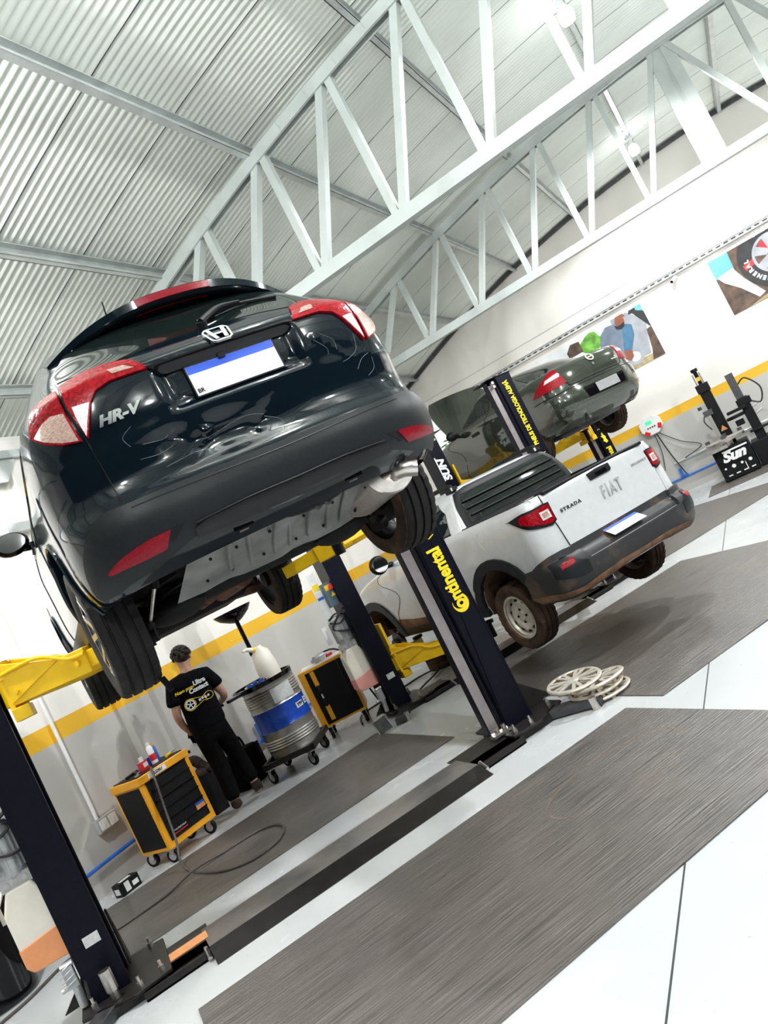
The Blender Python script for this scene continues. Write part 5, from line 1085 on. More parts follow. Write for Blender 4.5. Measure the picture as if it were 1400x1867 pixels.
for s in (-1, 1):
    one('coil_spring', M['under_black'], car, lambda b: b.tube([(s * .48 + .062 * math.cos(i * .5), -.03 + .062 * math.sin(i * .5), .33 + i * .0042) for i in range(52)], .009, 6))
    one('shock_mount', M['under_black'], car, lambda b: b.cyl((s * .565, -.20, .40), (s * .54, -.23, .50), .026, n=14))
    sh_ = one('shock_absorber', M['under_black'], car, lambda b: (b.cyl((s * .635, -.105, .275), (s * .655, -.085, .225), .024, n=14), b.cyl((s * .63, -.09, .215), (s * .70, -.07, .215), .038, n=14)))
    one('shock_rod', M['steel'], sh_, lambda b: b.cyl((s * .566, -.20, .40), (s * .636, -.105, .272), .0095, n=10))
    one('front_arm', M['rust'], car, lambda b: (b.bar((s * .30, 2.45, .34), (s * .66, 2.60, .30), .10, .05), b.cyl((s * .40, 2.62, .34), (s * .70, 2.62, .334), .03, n=10)))
one('hydraulic_line', M['white'], car, lambda b: b.tube([(.60, -.30, .50), (.66, -.24, .46), (.68, -.2, .42)], .012, 8, 4))
one('engine_cover', M['under_black'], car, lambda b: b.span((-.5, 2.3, .30), (.5, 3.1, .45)), .04)
for x in (-1, 1):
    for y in (0, 2.61):
        xw, zw, ww = (-.785, .334, .20) if x < 0 else (.832, .343, .216)
        wt = wheel('tyre', xw, y, zw, .334, ww, x, car, 'alloy', 'rubber', .224)
        if x > 0:
            b = MB(); b.lathe([(.228, -.1085), (.285, -.1105), (.318, -.1065), (.318, -.100), (.25, -.102), (.228, -.102)], 60, Matrix.Translation((xw, y, zw)) @ Matrix.Rotation(PI / 2, 4, 'Y'), close=True)
            b.build('dusty_sidewall', M['rubber_brown'], wt)
one('hanging_strap', M['matt_black'], car, lambda b: b.bar((-.70, -.10, .02), (-.685, -.12, -.055), .035, .006))
S = Shell(T_SUV, disp=suv_disp); SUV = bpy.data.objects['car']
TGO = [o for o in SUV.children if o.name.startswith('tailgate') and 'garnish' not in o.name][0]
for pts in ([(-.34, .94), (-.37, .91), (-.36, .87)], [(-.33, .86), (-.28, .85), (-.26, .86)], [(-.30, .74), (-.22, .75), (-.17, .745)], [(.30, 1.04), (.335, 1.0), (.33, .95)], [(.27, 1.02), (.30, .97), (.295, .94)], [(.42, 1.0), (.40, .93), (.36, .90), (.33, .89)], [(.44, .90), (.40, .88), (.37, .84)], [(.40, .80), (.44, .83), (.45, .88)], [(-.18, .79), (-.05, .82), (.02, .80)], [(.02, .79), (.06, .75), (.05, .70)], [(-.35, .81), (-.30, .80), (-.26, .81)]):
    ribbon(S, pts, .0011, .0060, 'scratch', M['scratch'], TGO)

# ================================================================ silver-white pickup on the second lift
S = Shell(T_PICKUP, n=4.0); K = Shell(T_CAB, n=5.0)
car = empty('car', (4.2424, 6.0762, .2592), R(4.0)); tag(car, 'silver white dusty pickup truck with its front left wheel off, on the second lift', 'car')
patch(S, arch_poly(S, .38, (.05, 2.74), .42, .38, 1.215), 0, 'body', M['pickup_paint'], car, th=.03, da=.08, dz=.05)
patch(K, [(-3, 1.17), (3, 1.17), (3, 1.605), (-3, 1.605)], 0, 'cab', M['pickup_paint'], car, th=.01, da=.08, dz=.04)
roof_cap(K, 1.605, .02, 'roof', M['pickup_paint'], car)
one('bonnet_deck', M['pickup_paint'], car, lambda b: b.span((-.72, .36, 1.10), (.72, 2.2, 1.19)), .02)
tg = patch(S, xz(S, [(-.635, 1.205), (-.62, .93), (-.61, .745), (.61, .745), (.62, .93), (.635, 1.205)]), .008, 'tailgate', M['pickup_paint'], car, th=.02, da=.05, dz=.03)
for s in (-1, 1): ribbon(S, xz(S, [(s * .638, 1.21), (s * .625, .93), (s * .615, .74)]), .004, .004, 'panel_gap', M['matt_black'], car)
patch(S, xz(S, [(-.13, 1.185), (-.12, 1.125), (.12, 1.125), (.14, 1.14), (.14, 1.19), (0, 1.195)]), .020, 'tailgate_handle', M['matt_black'], tg, th=.02, da=.03)
on(skin_axes(S, .02, 1.16, .018), 'handle_recess', M['gloss_black'], lambda b: b.box((0, -.008, .003), (.13, .03, .006)), tg)
text('FIAT', .165, skin_axes(S, .035, .985, .012), M['motor'], 'badge_lettering', tg, .008, .60, .12, .001, sp=1.35)
text('STRADA', .040, skin_axes(S, -.43, 1.02, .011), M['steel_dark'], 'badge_lettering', tg, .003, 1.25, .1, .001, sp=1.35)
text('ENDURANCE', .030, skin_axes(S, .47, 1.075, .011), M['motor'], 'badge_lettering', tg, .003, 1.2, .15)
LT = xz(S, [(-.60, 1.135), (-.66, 1.14), (-.74, 1.135)]) + [(-S.ay(-.64, 1.14), 1.14), (-S.ay(-.42, 1.12), 1.12), (-S.ay(-.55, 1.065), 1.065), (-S.ay(-.65, 1.0), 1.0)] + xz(S, [(-.74, .965), (-.66, .95), (-.605, .975)])
pair(lambda mir: patch(S, LT, .010, 'light_surround', M['matt_black'], car, th=.02, da=.03, dz=.03, mirror=mir))
LT2 = xz(S, [(-.615, 1.118), (-.66, 1.125), (-.75, 1.118)]) + [(-S.ay(-.60, 1.118), 1.118), (-S.ay(-.60, 1.06), 1.06)] + xz(S, [(-.76, 1.0), (-.70, .978), (-.66, .97), (-.617, .99)])
pair(lambda mir: patch(S, LT2, .016, 'tail_light', M['red_lens'], car, th=.02, da=.03, dz=.03, mirror=mir))
pair(lambda mir: patch(S, xz(S, [(-.635, 1.085), (-.715, 1.085), (-.715, 1.015), (-.635, 1.015)]), .021, 'light_ring', M['white_lens'], car, th=.01, mirror=mir))
pair(lambda mir: patch(S, xz(S, [(-.652, 1.07), (-.70, 1.07), (-.70, 1.03), (-.652, 1.03)]), .025, 'light_core', M['clear_lens'], car, th=.01, mirror=mir))
rc = patch(S, xz(S, [(-.605, .748), (-.60, .60), (.60, .60), (.605, .748)]), .004, 'bumper_recess', M['dirty_plastic'], car, th=.02)
hb = [(-.605, .735), (-.70, .745), (-.80, .74)]; sd = [(-S.ay(-.60, .715), .715), (-S.ay(-.40, .675), .675), (-S.ay(-.33, .60), .60), (-S.ay(-.30, .44), .44), (-S.ay(-.38, .385), .385)]
lo_ = [(-.72, .375), (-.5, .40), (-.2, .42)]
BPk = xz(S, [(-.56, .592)]) + xz(S, hb) + sd + xz(S, lo_)
bp = patch(S, xz(S, [(0, .592)]) + BPk + xz(S, [(0, .422)]) + [(-a, z) for a, z in BPk[::-1]], .030, 'rear_bumper', M['dirty_plastic'], car, th=.05, da=.05, dz=.03)
pair(lambda mir: patch(S, xz(S, [(-.79, .632), (-.69, .640), (-.70, .607), (-.795, .600)]), .038, 'reflector', M['red_lens'], bp, mirror=mir))
pair(lambda mir: patch(S, xz(S, [(-.60, .585), (-.72, .66), (-.83, .66), (-.83, .56), (-.70, .50), (-.60, .50)]), .034, 'bumper_corner', M['bumper'], bp, th=.01, mirror=mir))
DL = [(-S.ay(-.32, .45), .45), (-S.ay(-.37, .40), .40)] + xz(S, [(-.72, .395), (-.5, .405), (-.2, .425)])
patch(S, xz(S, [(0, .455), (-.3, .462), (-.7, .43)]) + DL + xz(S, [(0, .43), (.2, .425), (.5, .41), (.72, .40), (.6, .435), (.3, .46)]), .033, 'mud_film', M['dirt'], bp, th=.002, da=.05)
q = skin_axes(S, -.06, .655, .035); pl = empty('number_plate', (0, 0, 0), 0, car)
on(q, 'plate', M['plate_white'], lambda b: b.box((0, 0, 0), (.40, .13, .006)), pl); on(q, 'blue_band', M['plate_blue'], lambda b: b.box((0, .047, .0035), (.396, .033, .003)), pl)
# bed and rear window
for s in (-1, 1): one('bed_corner', M['pickup_paint'], car, lambda b: b.prism([(s * .60, -.70), (s * .72, -.70), (s * .79, -.62), (s * .80, -.50), (s * .60, -.50)], .115, Matrix.Translation((0, 0, 1.10))), .006)
bd = one('bed_liner', M['matt_black'], car, lambda b: (b.span((-.68, -.62, .76), (.68, .30, .78)), b.span((-.70, -.64, .76), (-.68, .30, 1.19)), b.span((.68, -.64, .76), (.70, .30, 1.19)), b.span((-.70, -.64, .76), (.70, -.62, 1.19)), b.span((-.70, .28, .76), (.70, .30, 1.19))))
one('bed_rail', M['matt_black'], car, lambda b: (b.span((-.76, -.60, 1.19), (-.68, .36, 1.222)), b.span((.68, -.60, 1.19), (.76, .36, 1.222)), b.span((-.62, -.765, 1.20), (.62, -.64, 1.230))), .008)
fr = xz(K, [(-.70, 1.20), (-.67, 1.42), (-.60, 1.545), (-.45, 1.575), (.45, 1.575), (.60, 1.545), (.67, 1.42), (.70, 1.20)])
wf = patch(K, fr, .012, 'window_frame', M['matt_black'], car, th=.02, da=.05, dz=.03)
gl = xz(K, [(-.64, 1.235), (-.61, 1.42), (-.55, 1.52), (.55, 1.52), (.61, 1.42), (.64, 1.235)])
patch(K, gl, .016, 'rear_window', M['glass_dark'], wf, th=.01, da=.05, dz=.03)
for z in (1.30, 1.37, 1.44): ribbon(K, xz(K, [(-.60, z), (-.3, z), (0, z), (.3, z), (.60, z)]), .009, .03, 'guard_bar', M['matt_black'], wf)
for s in (-1, 1): rr = one('roof_rail', M['matt_black'], car, lambda b: (b.tube([(s * .56, .50, 1.60), (s * .56, .56, 1.645), (s * .56, 1.2, 1.65), (s * .55, 1.3, 1.60)], .022, 10, 5), b.box((s * .56, .52, 1.60), (.07, .10, .05)))); one('rail_end', M['chrome'], rr, lambda b: b.box((s * .56, .45, 1.605), (.06, .03, .035)))
glazing(K, car, [[(.55, 1.22), (1.85, 1.20), (1.52, 1.46), (1.38, 1.52), (.72, 1.53), (.58, 1.42)]], [(2.6, 1.2), (2.99, 1.2), (2.99, 1.55), (2.6, 1.55)])
patch(K, [(-2.99, 1.2), (-2.6, 1.2), (-2.6, 1.55), (-2.99, 1.55)], .006, 'windscreen', M['glass_dark'], car)
pair(lambda mir: ribbon(K, yz(K, [(.55, 1.215), (1.2, 1.205), (1.87, 1.195), (1.54, 1.47), (1.40, 1.53)]), .018, .006, 'window_trim', M['matt_black'], car, mir))
pair(lambda mir: patch(S, yz(S, [(.02, .98), (.24, .98), (.26, 1.14), (.04, 1.14)]), .004, 'fuel_flap', M['pickup_paint'], car, th=.004, mirror=mir))
for pts in ([(.62, 1.21), (.60, .9), (.62, .45)], [(1.92, 1.19), (1.98, .9), (2.20, .62), (2.2, .42)]): pair(lambda mir: ribbon(S, yz(S, pts), .004, .001, 'door_gap', M['steel_dark'], car, mir))
pair(lambda mir: patch(S, yz(S, [(.70, 1.03), (.90, 1.03), (.90, 1.07), (.70, 1.07)]), .03, 'door_handle', M['matt_black'], car, th=.02, mirror=mir))
pair(lambda mir: patch(S, yz(S, [(.48, .385), (2.3, .385), (2.3, .47), (.48, .47)]), .012, 'sill_cladding', M['bumper'], car, th=.02, mirror=mir))
pair(lambda mir: patch(S, yz(S, [(.5, .47), (2.28, .47), (2.25, .60), (1.9, .56), (1.2, .52), (.55, .51)]), .002, 'dust_film', M['dirt'], car, th=.001, mirror=mir))
for yc in (.05, 2.74):
    def ring(r0, r1, a0, a1):
        P = [(yc + r1 * math.cos(a0 + (a1 - a0) * i / 16), .38 + r1 * math.sin(a0 + (a1 - a0) * i / 16)) for i in range(17)] + [(yc + r0 * math.cos(a1 + (a0 - a1) * i / 16), .38 + r0 * math.sin(a1 + (a0 - a1) * i / 16)) for i in range(17)]
        return yz(S, [(y, max(z, .385)) for y, z in P])
    pair(lambda mir: patch(S, ring(.41, .51, .02, PI - .02), .022, 'arch_flare', M['bumper'], car, th=.04, da=.05, dz=.04, mirror=mir))
    arch_liner(yc, .38, .43, .50, .82, M['dirt'], car)
for s in (-1, 1):
    mr = one('wing_mirror', M['matt_black'], car, lambda b: (b.ball((s * .99, 1.78, 1.255), 1, 16, (.115, .048, .105)), b.tube([(s * .80, 1.84, 1.20), (s * .92, 1.82, 1.21)], .03, 8)))
    one('mirror_glass', M['mirror'], mr, lambda b: b.lathe([(.001, .0), (.98, .0), (1.0, -.3)], 24, Matrix.Translation((s * .99, 1.726, 1.255)) @ Matrix.Diagonal((.092, .01, .085, 1)) @ Matrix.Rotation(PI / 2, 4, 'X')))
pair(lambda mir: patch(S, [(-2.1, .92), (-2.5, .86), (-2.6, .92), (-2.15, 1.02)], .006, 'headlight', M['clear_lens'], car, mirror=mir))
one('underbody', M['under_black'], car, lambda b: (b.span((-.62, -.62, .46), (.62, 3.1, .60)), b.span((-.3, -.5, .38), (.3, .0, .5))))
one('rear_axle', M['dirt'], car, lambda b: (b.cyl((-.66, .05, .30), (.66, .05, .30), .05, n=14), b.ball((0, .05, .30), .11, 14), b.bar((.50, -.45, .42), (.50, .6, .36), .06, .03), b.bar((-.50, -.45, .42), (-.50, .6, .36), .06, .03)))
one('exhaust_pipe', M['rust'], car, lambda b: b.tube([(.42, -.78, .40), (.40, -.4, .38), (.30, .3, .40), (.2, 1.5, .38)], .03, 10, 5))
one('front_hub', M['steel_dark'], car, lambda b: (b.cyl((-.80, 2.74, .31), (-.66, 2.74, .31), .06, n=16), b.cyl((-.74, 2.74, .31), (-.72, 2.74, .31), .13, n=28), b.cyl((-.68, 2.70, .36), (-.60, 2.72, .75), .035, n=12)))
for x, y, rm in ((-.735, .05, 'steel'), (.735, .05, 'steel'), (.735, 2.74, 'steel')): wheel('tyre', x, y, .31, .312, .205, 1 if x > 0 else -1, car, rm, 'rubber_brown', .212)
for o in [c for c in car.children if c.name.startswith('tyre')]:
    x, y = [( -.735, .05), (.735, .05), (.735, 2.74)][[c for c in car.children if c.name.startswith('tyre')].index(o)]; s = 1 if x > 0 else -1
    b = MB(); b.lathe([(.212, .095), (.212, .080), (.190, .060), (.184, .075)], 44, Matrix.Translation((x, y, .31)) @ Matrix.Rotation(PI / 2 * s, 4, 'Y')); b.build('rust_ring', M['dirt'], o)

# ================================================================ dark green sedan on the far lift
S = Shell(T_SEDAN, n=2.8); K = Shell(T_TOP)
car = empty('car', (7.50, 9.30, 1.66)); tag(car, 'dark green sedan with its bonnet open, raised on the far lift', 'car')
patch(S, arch_poly(S, .30, (0, 2.61), .36, .36, 1.15), 0, 'body', M['green_paint'], car, th=.03, da=.08, dz=.05)
roof_cap(S, 1.15, .012, 'boot_deck', M['green_paint'], car)
patch(K, [(-3, 1.13), (3, 1.13), (3, 1.48), (-3, 1.48)], 0, 'cabin', M['green_paint'], car, th=.01, da=.08, dz=.03)
roof_cap(K, 1.48, .015, 'roof', M['green_paint'], car)
bl = patch(S, xz(S, [(-.46, .835), (.46, .835), (.50, .90), (.60, 1.05), (.56, 1.135), (-.56, 1.135), (-.58, 1.05), (-.50, .90)]), .006, 'boot_lid', M['green_paint'], car, th=.01, da=.05, dz=.03)
for s in (-1, 1): ribbon(S, xz(S, [(s * .57, 1.13), (s * .56, 1.05), (s * .505, .90), (s * .46, .835), (s * .2, .832), (0, .832)]), .005, .003, 'panel_gap', M['matt_black'], car)
LG = xz(S, [(-.53, 1.115), (-.60, 1.12), (-.70, 1.07)]) + [(-S.ay(-.67, .97), .97), (-S.ay(-.57, .885), .885)] + xz(S, [(-.74, .88), (-.58, .885), (-.505, .90)])
pair(lambda mir: patch(S, LG, .012, 'tail_light', M['red_lens'], car, th=.02, da=.03, dz=.03, mirror=mir))
pair(lambda mir: patch(S, xz(S, [(-.55, 1.055), (-.71, 1.035), (-.745, .99), (-.55, 1.005)]), .016, 'white_lamp', M['white_lens'], car, th=.01, da=.03, mirror=mir))
e = skin_axes(S, .02, 1.075, .014)
on(e, 'badge', M['white'], lambda b: b.lathe([(.046, 0), (.046, .008), (.062, .008), (.062, 0)], 28), bl); on(e, 'badge_bar', M['print_tan'], lambda b: (b.box((0, 0, .004), (.075, .022, .006)),), bl)
on(skin_axes(S, .40, .93, .010), 'badge_strip', M['white'], lambda b: b.box((0, 0, 0), (.13, .010, .003)), bl)
on(skin_axes(S, .44, .955, .010), 'badge_strip', M['white'], lambda b: b.box((0, 0, 0), (.045, .010, .003)), bl)
on(skin_axes(S, .0, .975, .012), 'boot_lock', M['chrome'], lambda b: b.cyl((0, 0, 0), (0, 0, .012), .02, n=14), bl)
patch(S, xz(S, [(-.36, .725), (-.34, .575), (.36, .575), (.38, .725)]), .004, 'plate_recess', M['gloss_black'], car)
q = skin_axes(S, .02, .65, .02); on(q, 'number_plate', M['plate_grey'], lambda b: b.box((0, 0, 0), (.40, .13, .006)), car)
ribbon(S, [(-.9, .80), (-.7, .80), (-.45, .795), (0, .792), (.45, .795), (.7, .80), (.9, .80)], .006, .003, 'bumper_top_gap', M['matt_black'], car)
patch(S, [(-.95, .52), (-.6, .50), (0, .49), (.6, .50), (.95, .52), (.95, .56), (.6, .545), (0, .535), (-.6, .545), (-.95, .56)], .012, 'bumper_strip', M['green_paint'], car, th=.012)
patch(K, xz(K, [(-.60, 1.165), (-.50, 1.34), (-.38, 1.425), (.38, 1.425), (.50, 1.34), (.60, 1.165)]), .006, 'rear_window', M['glass_dark'], car, da=.04, dz=.03)
glazing(K, car, [[(.62, 1.155), (1.55, 1.15), (1.20, 1.32), (1.0, 1.40), (.66, 1.42)], [(-.02, 1.16), (.55, 1.157), (.59, 1.42), (.42, 1.42), (.15, 1.32)]], [(2.5, 1.16), (2.99, 1.16), (2.99, 1.43), (2.5, 1.43)])
patch(K, [(-2.99, 1.16), (-2.5, 1.16), (-2.5, 1.43), (-2.99, 1.43)], .006, 'windscreen', M['glass_dark'], car)
pair(lambda mir: patch(S, yz(S, [(1.02, .92), (1.20, .92), (1.20, .965), (1.02, .965)]), .025, 'door_handle', M['matt_black'], car, th=.02, mirror=mir))
pair(lambda mir: patch(S, yz(S, [(.45, .60), (2.15, .60), (2.15, .65), (.45, .65)]), .012, 'door_strip', M['green_paint'], car, th=.012, mirror=mir))
for pts in ([(.62, 1.13), (.62, .8), (.62, .38)], [(1.70, 1.13), (1.75, .8), (1.9, .40)]): pair(lambda mir: ribbon(S, yz(S, pts), .004, .001, 'door_gap', M['matt_black'], car, mir))
for s in (-1, 1): one('wing_mirror', M['matt_black'], car, lambda b: (b.ball((s * .95, 1.62, 1.12), 1, 14, (.11, .06, .08)), b.tube([(s * .76, 1.66, 1.08), (s * .9, 1.64, 1.09)], .03, 8)))
b = MB(); nx, ny = 10, 6; V = []
for j in range(ny + 1):
    for i in range(nx + 1):
        u = -1 + 2 * i / nx; t_ = j / ny; V.append((u * (.70 - .08 * t_ * t_ - .10 * max(0, t_ - .8) * 5 * abs(u)), 2.05 + .62 * t_ - .10 * t_ * t_ + .03 * (1 - u * u), 1.12 + .80 * t_ - .03 * u * u))
n_ = len(V); V += [(x, y + .018, z - .012) for x, y, z in V]
F = [(j * (nx + 1) + i, j * (nx + 1) + i + 1, (j + 1) * (nx + 1) + i + 1, (j + 1) * (nx + 1) + i) for j in range(ny) for i in range(nx)]
b.add(V, F + [tuple(n_ + k_ for k_ in f[::-1]) for f in F], True)
for i in range(nx): b.add([V[i], V[i + 1], V[n_ + i + 1], V[n_ + i]], [(0, 1, 2, 3)]); o_ = ny * (nx + 1); b.add([V[o_ + i], V[o_ + i + 1], V[n_ + o_ + i + 1], V[n_ + o_ + i]], [(3, 2, 1, 0)])
for j in range(ny):
    for e_ in (0, nx): b.add([V[j * (nx + 1) + e_], V[(j + 1) * (nx + 1) + e_], V[n_ + (j + 1) * (nx + 1) + e_], V[n_ + j * (nx + 1) + e_]], [(0, 1, 2, 3)])
b.build('open_bonnet', M['green_paint'], car)
one('bonnet_stay', M['steel'], car, lambda b: b.cyl((.55, 2.9, 1.0), (.50, 2.55, 1.70), .006, n=6))
one('underbody', M['under_black'], car, lambda b: (b.span((-.62, -.80, .38), (.62, 3.0, .52)),))
one('spare_well', M['steel_dark'], car, lambda b: b.lathe([(.001, .25), (.28, .26), (.34, .34), (.36, .42)], 30, Matrix.Translation((.12, -.50, 0))))
one('muffler', M['steel_dark'], car, lambda b: (b.cyl((-.42, -.75, .32), (-.42, -.30, .32), .09, n=20), b.tube([(-.42, -.75, .32), (-.44, -.98, .34)], .025, 10)))
one('rear_axle', M['under_black'], car, lambda b: (b.cyl((-.66, 0, .30), (.66, 0, .30), .045, n=12), b.cyl((.52, -.08, .30), (.50, -.12, .62), .03, n=10), b.cyl((-.52, -.08, .30), (-.50, -.12, .62), .03, n=10)))
for yc in (0, 2.61): arch_liner(yc, .37, .37, .52, .82, M['under_black'], car)
for x in (-1, 1):
    for y in (0, 2.61): wheel('tyre', x * .73, y, .31, .31, .19, x, car, 'steel', 'rubber_brown')

# ================================================================ the man, seen from behind
def skinned(name, joints, edges, m, parent=None, sub=2, root=0):
    me = bpy.data.meshes.new(name); me.from_pydata([j[0] for j in joints], edges, []); me.materials.append(m)
    o = bpy.data.objects.new(name, me); COL.objects.link(o)
    md = o.modifiers.new('skin', 'SKIN'); md.use_smooth_shade = True
    sv = me.skin_vertices[0].data
    for i, j in enumerate(joints):
        r_ = j[1]; sv[i].radius = r_ if isinstance(r_, tuple) else (r_, r_); sv[i].use_root = (i == root)
    ss = o.modifiers.new('subdivision', 'SUBSURF'); ss.levels = sub; ss.render_levels = sub
    dg = bpy.context.evaluated_depsgraph_get(); bpy.context.view_layer.update(); dg.update()
    me2 = bpy.data.meshes.new_from_object(o.evaluated_get(dg)); bpy.data.objects.remove(o)
    for p in me2.polygons: p.use_smooth = True
    me2.materials.clear(); me2.materials.append(m)
    o = bpy.data.objects.new(name, me2); COL.objects.link(o)
    if parent: o.parent = parent
    return o
PX, PY = .87, 8.03
man = empty('person', (PX, PY, 0)); tag(man, 'man in black T-shirt and trousers seen from behind, walking between tool cabinet and drum', 'person')
def rel(p): return (p[0] - PX, p[1] - PY, p[2])
J = {'pel': ((.87, 8.03, .90), (.13, .10)), 'spi': ((.88, 8.03, 1.10), (.125, .095)), 'che': ((.885, 8.04, 1.28), (.15, .10)), 'upc': ((.89, 8.045, 1.37), (.10, .075)), 'nek': ((.905, 8.055, 1.45), .052), 'hd0': ((.915, 8.065, 1.505), (.058, .068)), 'hd1': ((.925, 8.085, 1.56), (.070, .088)), 'hd2': ((.928, 8.085, 1.625), (.066, .080)), 'hd3': ((.928, 8.08, 1.655), (.04, .05)),
     'sl': ((.725, 8.03, 1.355), .062), 'el': ((.635, 7.985, 1.09), .043), 'fl': ((.655, 8.05, .98), .037), 'wl': ((.69, 8.12, .90), .028),
     'sr': ((1.05, 8.06, 1.325), .062), 'er': ((1.135, 8.03, 1.075), .043), 'fr': ((1.12, 8.12, 1.03), .037), 'wr': ((1.08, 8.20, 1.00), .028),
     'hl': ((.79, 8.02, .84), .088), 'kl': ((.805, 8.04, .47), .058), 'al': ((.775, 7.93, .09), .042), 'tl': ((.80, 8.06, .045), .036),
     'hr': ((.95, 8.03, .84), .088), 'kr': ((1.0, 8.10, .47), .058), 'ar': ((1.03, 8.02, .135), .042), 'tr': ((1.05, 8.13, .05), .036)}
K_ = list(J); ix = {k: i for i, k in enumerate(K_)}
E_ = [('pel', 'spi'), ('spi', 'che'), ('che', 'upc'), ('upc', 'nek'), ('nek', 'hd0'), ('hd0', 'hd1'), ('hd1', 'hd2'), ('hd2', 'hd3'), ('upc', 'sl'), ('sl', 'el'), ('el', 'fl'), ('fl', 'wl'), ('upc', 'sr'), ('sr', 'er'), ('er', 'fr'), ('fr', 'wr'), ('pel', 'hl'), ('hl', 'kl'), ('kl', 'al'), ('al', 'tl'), ('pel', 'hr'), ('hr', 'kr'), ('kr', 'ar'), ('ar', 'tr')]
joints = [(rel(J[k][0]), J[k][1]) for k in K_]; edges = [(ix[a], ix[c]) for a, c in E_]
def hand(wr, el, side, glove=True):
    """palm and five bent fingers added to the body skeleton"""
    W0, E0 = Vector(J[wr][0]), Vector(J[el][0]); d = (W0 - E0).normalized(); s_ = d.cross(Vector((0, 0, 1))).normalized(); u = s_.cross(d)
    n0 = len(joints); m0 = len(edges); base = ix[wr]; p = W0 + d * .05; joints.append((rel(p), (.030, .018))); pi_ = len(joints) - 1; edges.append((base, pi_))
    for k_ in range(4):
        o_ = (k_ - 1.5) * .019; q0 = W0 + d * .09 + s_ * o_; ln = (.030, .036, .034, .026)[k_]; last = pi_; pos = q0
        for j_ in range(3):
            joints.append((rel(pos), .0092 - .0008 * j_)); edges.append((last, len(joints) - 1)); last = len(joints) - 1; ang = .35 + .45 * j_; pos = pos + (d * math.cos(ang) - u * math.sin(ang)) * ln
    pos = W0 + d * .03 + s_ * (.035 * side); last = base
    for j_ in range(3):
        joints.append((rel(pos), .0105 - .001 * j_)); edges.append((last, len(joints) - 1)); last = len(joints) - 1; pos = pos + (d * .8 + s_ * .35 * side - u * .3).normalized() * .03
    return n0, len(joints), m0, len(edges), base
HG = [hand('wl', 'el', 1), hand('wr', 'er', -1)]
body = skinned('body', joints, edges, M['skin'], man)
HC_ = Vector(rel((.928, 8.085, 1.575)))
# face (turned away): nose, brow, lips and eyes on the far side of the head
FD = Vector((.35, .93, -.12)).normalized(); FS = FD.cross(Vector((0, 0, 1))).normalized()
one('nose', M['skin'], body, lambda b: b.ball(HC_ + FD * .088 + Vector((0, 0, -.015)), 1, 10, (.014, .018, .024)))
one('eyes', M['matt_black'], body, lambda b: [b.ball(HC_ + FD * .076 + FS * s * .030 + Vector((0, 0, .012)), 1, 8, (.013, .010, .007)) for s in (-1, 1)])
one('mouth', M['print_skin'], body, lambda b: b.ball(HC_ + FD * .080 + Vector((0, 0, -.055)), 1, 10, (.022, .010, .007)))
one('ears', M['skin'], body, lambda b: [b.ball(HC_ + FS * s * .074 + Vector((0, -.005, -.005)), 1, 10, (.012, .022, .032)) for s in (-1, 1)])
b = MB(); rnd = random.Random(4); HH = HC_ + Vector((-.005, -.018, .028))
b.ball(HH, 1, 22, (.080, .092, .082))
for i in range(170):
    a_, t_ = rnd.uniform(0, 2 * PI), rnd.uniform(0, 1.75); n_ = Vector((math.sin(t_) * math.cos(a_), math.sin(t_) * math.sin(a_), math.cos(t_)))
    if n_.dot(FD) > .55 and n_.z < .5: continue
    p = HH + Vector((n_.x * .078, n_.y * .09, n_.z * .08)); tg_ = Vector((rnd.gauss(0, 1), rnd.gauss(0, 1), rnd.gauss(-.4, 1))); tg_ = (tg_ - n_ * tg_.dot(n_)).normalized()
    b.tube([p - tg_ * .022, p + n_ * .020, p + tg_ * .028 + n_ * .008], [.009, .011, .003], 6, 3)
b.build('hair', M['hair'], man)
def cloth(name, keys, ed, m, sub=2):
    jj = [(rel(Vector(J[k][0]) + Vector(o)), r_) for k, o, r_ in keys]; return skinned(name, jj, ed, m, man, sub)
ts = cloth('t_shirt', [('pel', (0, 0, -.10), (.205, .155)), ('pel', (0, 0, .04), (.20, .15)), ('spi', (0, 0, 0), (.19, .145)), ('che', (0, 0, 0), (.20, .14)), ('upc', (0, 0, .015), (.14, .10)), ('nek', (0, 0, -.02), .068), ('sl', (0, 0, 0), .092), ('el', (.03, .015, .14), .080), ('el', (.018, .01, .085), .076), ('sr', (0, 0, 0), .092), ('er', (-.03, .01, .14), .080), ('er', (-.018, .006, .085), .076)], [(0, 1), (1, 2), (2, 3), (3, 4), (4, 5), (4, 6), (6, 7), (7, 8), (4, 9), (9, 10), (10, 11)], M['tshirt'])
cloth('trousers', [('pel', (0, 0, .06), (.17, .13)), ('pel', (0, 0, -.03), (.175, .135)), ('hl', (0, 0, -.06), .115), ('kl', (0, 0, 0), .090), ('al', (0, .0, .03), .076), ('hr', (0, 0, -.06), .115), ('kr', (0, 0, 0), .090), ('ar', (0, 0, .03), .076)], [(0, 1), (1, 2), (2, 3), (3, 4), (1, 5), (5, 6), (6, 7)], M['trousers'])
for a_, t_, nm in (('al', 'tl', 'boot'), ('ar', 'tr', 'boot')):
    A, T_ = Vector(rel(J[a_][0])), Vector(rel(J[t_][0])); d = (T_ - A); d.z = 0; d.normalize()
    skinned(nm, [(A + Vector((0, 0, .06)), .058), (A + Vector((0, 0, -.01)), .058), (A.lerp(T_, .6) + Vector((0, 0, .012)), (.050, .040)), (T_ + d * .03, (.048, .034))], [(0, 1), (1, 2), (2, 3)], M['boot'], man)
def grow(r_, k): return (r_[0] + k, r_[1] + k) if isinstance(r_, tuple) else r_ + k
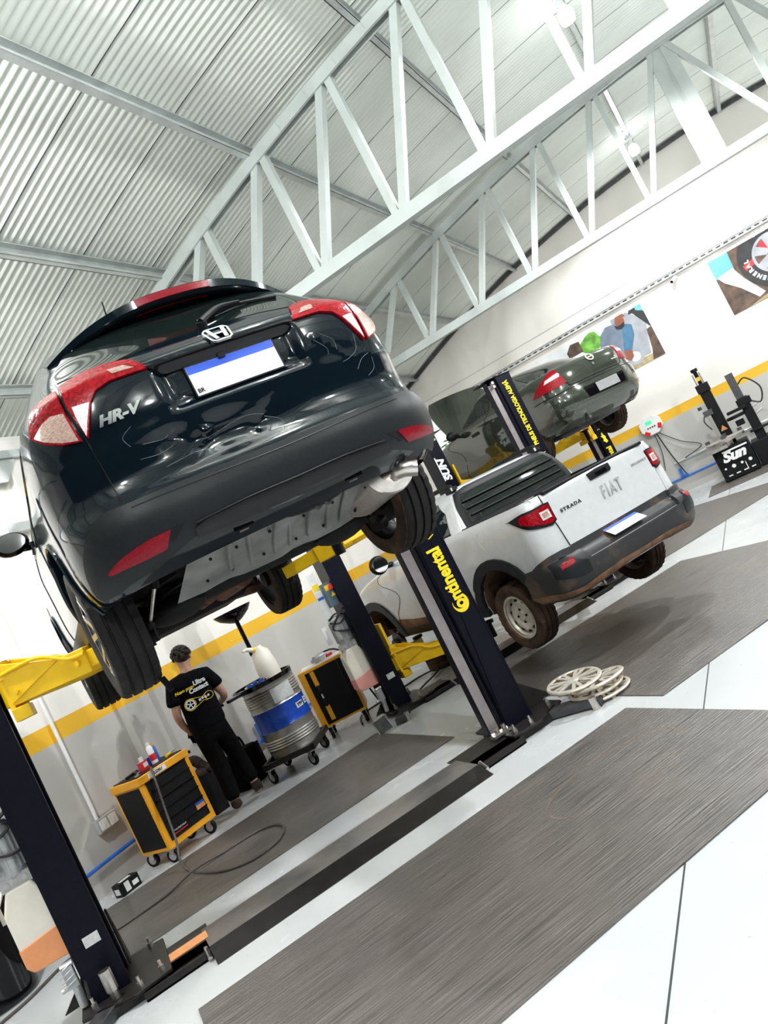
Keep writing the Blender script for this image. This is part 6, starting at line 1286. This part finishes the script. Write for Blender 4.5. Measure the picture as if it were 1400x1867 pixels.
for n0, n1, m0, m1, base in HG:                                          # black work gloves over both hands
    jj = [(joints[base][0], .040)] + [(p, grow(r_, .0045)) for p, r_ in joints[n0:n1]]
    mp_ = {base: 0, **{n0 + i: i + 1 for i in range(n1 - n0)}}
    skinned('glove', jj, [(mp_[a], mp_[c]) for a, c in edges[m0:m1]], M['tshirt'], man)
# print on the back of the shirt
def bk(x, z, y=None): return (x - PX, (7.905 if y is None else y) - PY, z)
bt = axes(bk(.875, 1.27, 7.893), (1, .04, .0), (0, .04, 1))
text('Novo pneu', .042, bt @ Matrix.Translation((-.085, .02, .0)), M['yellow_text'], 'print', ts, .0015, 1.0, .2, .0012)
text('Ultra', .062, bt @ Matrix.Translation((.075, .035, .0)), M['white_text'], 'print', ts, .0015, .95, .1, .003)
text('Contact', .062, bt @ Matrix.Translation((.045, -.020, .0)), M['white_text'], 'print', ts, .0015, .95, .1, .003)
b = MB(); b.T = bt @ Matrix.Translation((-.02, -.13, .0))
def ring2(b, cx, cy, r, w_, n=30, rx=1):
    for i in range(n):
        a, c = 2 * PI * i / n, 2 * PI * (i + 1) / n; b.prism([(cx + (r + k_) * rx * math.cos(t_), cy + (r + k_) * math.sin(t_)) for k_, t_ in ((0, a), (w_, a), (w_, c), (0, c))], .002)
ring2(b, -.07, 0, .052, .006)
for s in (-1, 1): b.bar((-.045, s * .05, 0), (.06, s * .018, 0), .005, .003); b.bar((.06, s * .018, 0), (.10, s * .034, 0), .005, .003)
ring2(b, .125, .005, .034, .005, 24, 1.2); b.build('print_outline', M['yellow_text'], ts)
b = MB(); b.T = bt @ Matrix.Translation((-.02, -.13, .001)); ring2(b, -.07, 0, .036, .012)
for i in range(5): a = 2 * PI * i / 5; b.bar((-.07, 0, 0), (-.07 + .038 * math.cos(a), .038 * math.sin(a), 0), .009, .003)
for i in range(4): b.box((.03 + .03 * i, .002 + .004 * (i % 2), 0), (.022, .022 - .003 * (i % 2), .003), Matrix.Rotation(.3 * i, 4, 'Z'))
b.build('print_wheel', M['white_text'], ts)
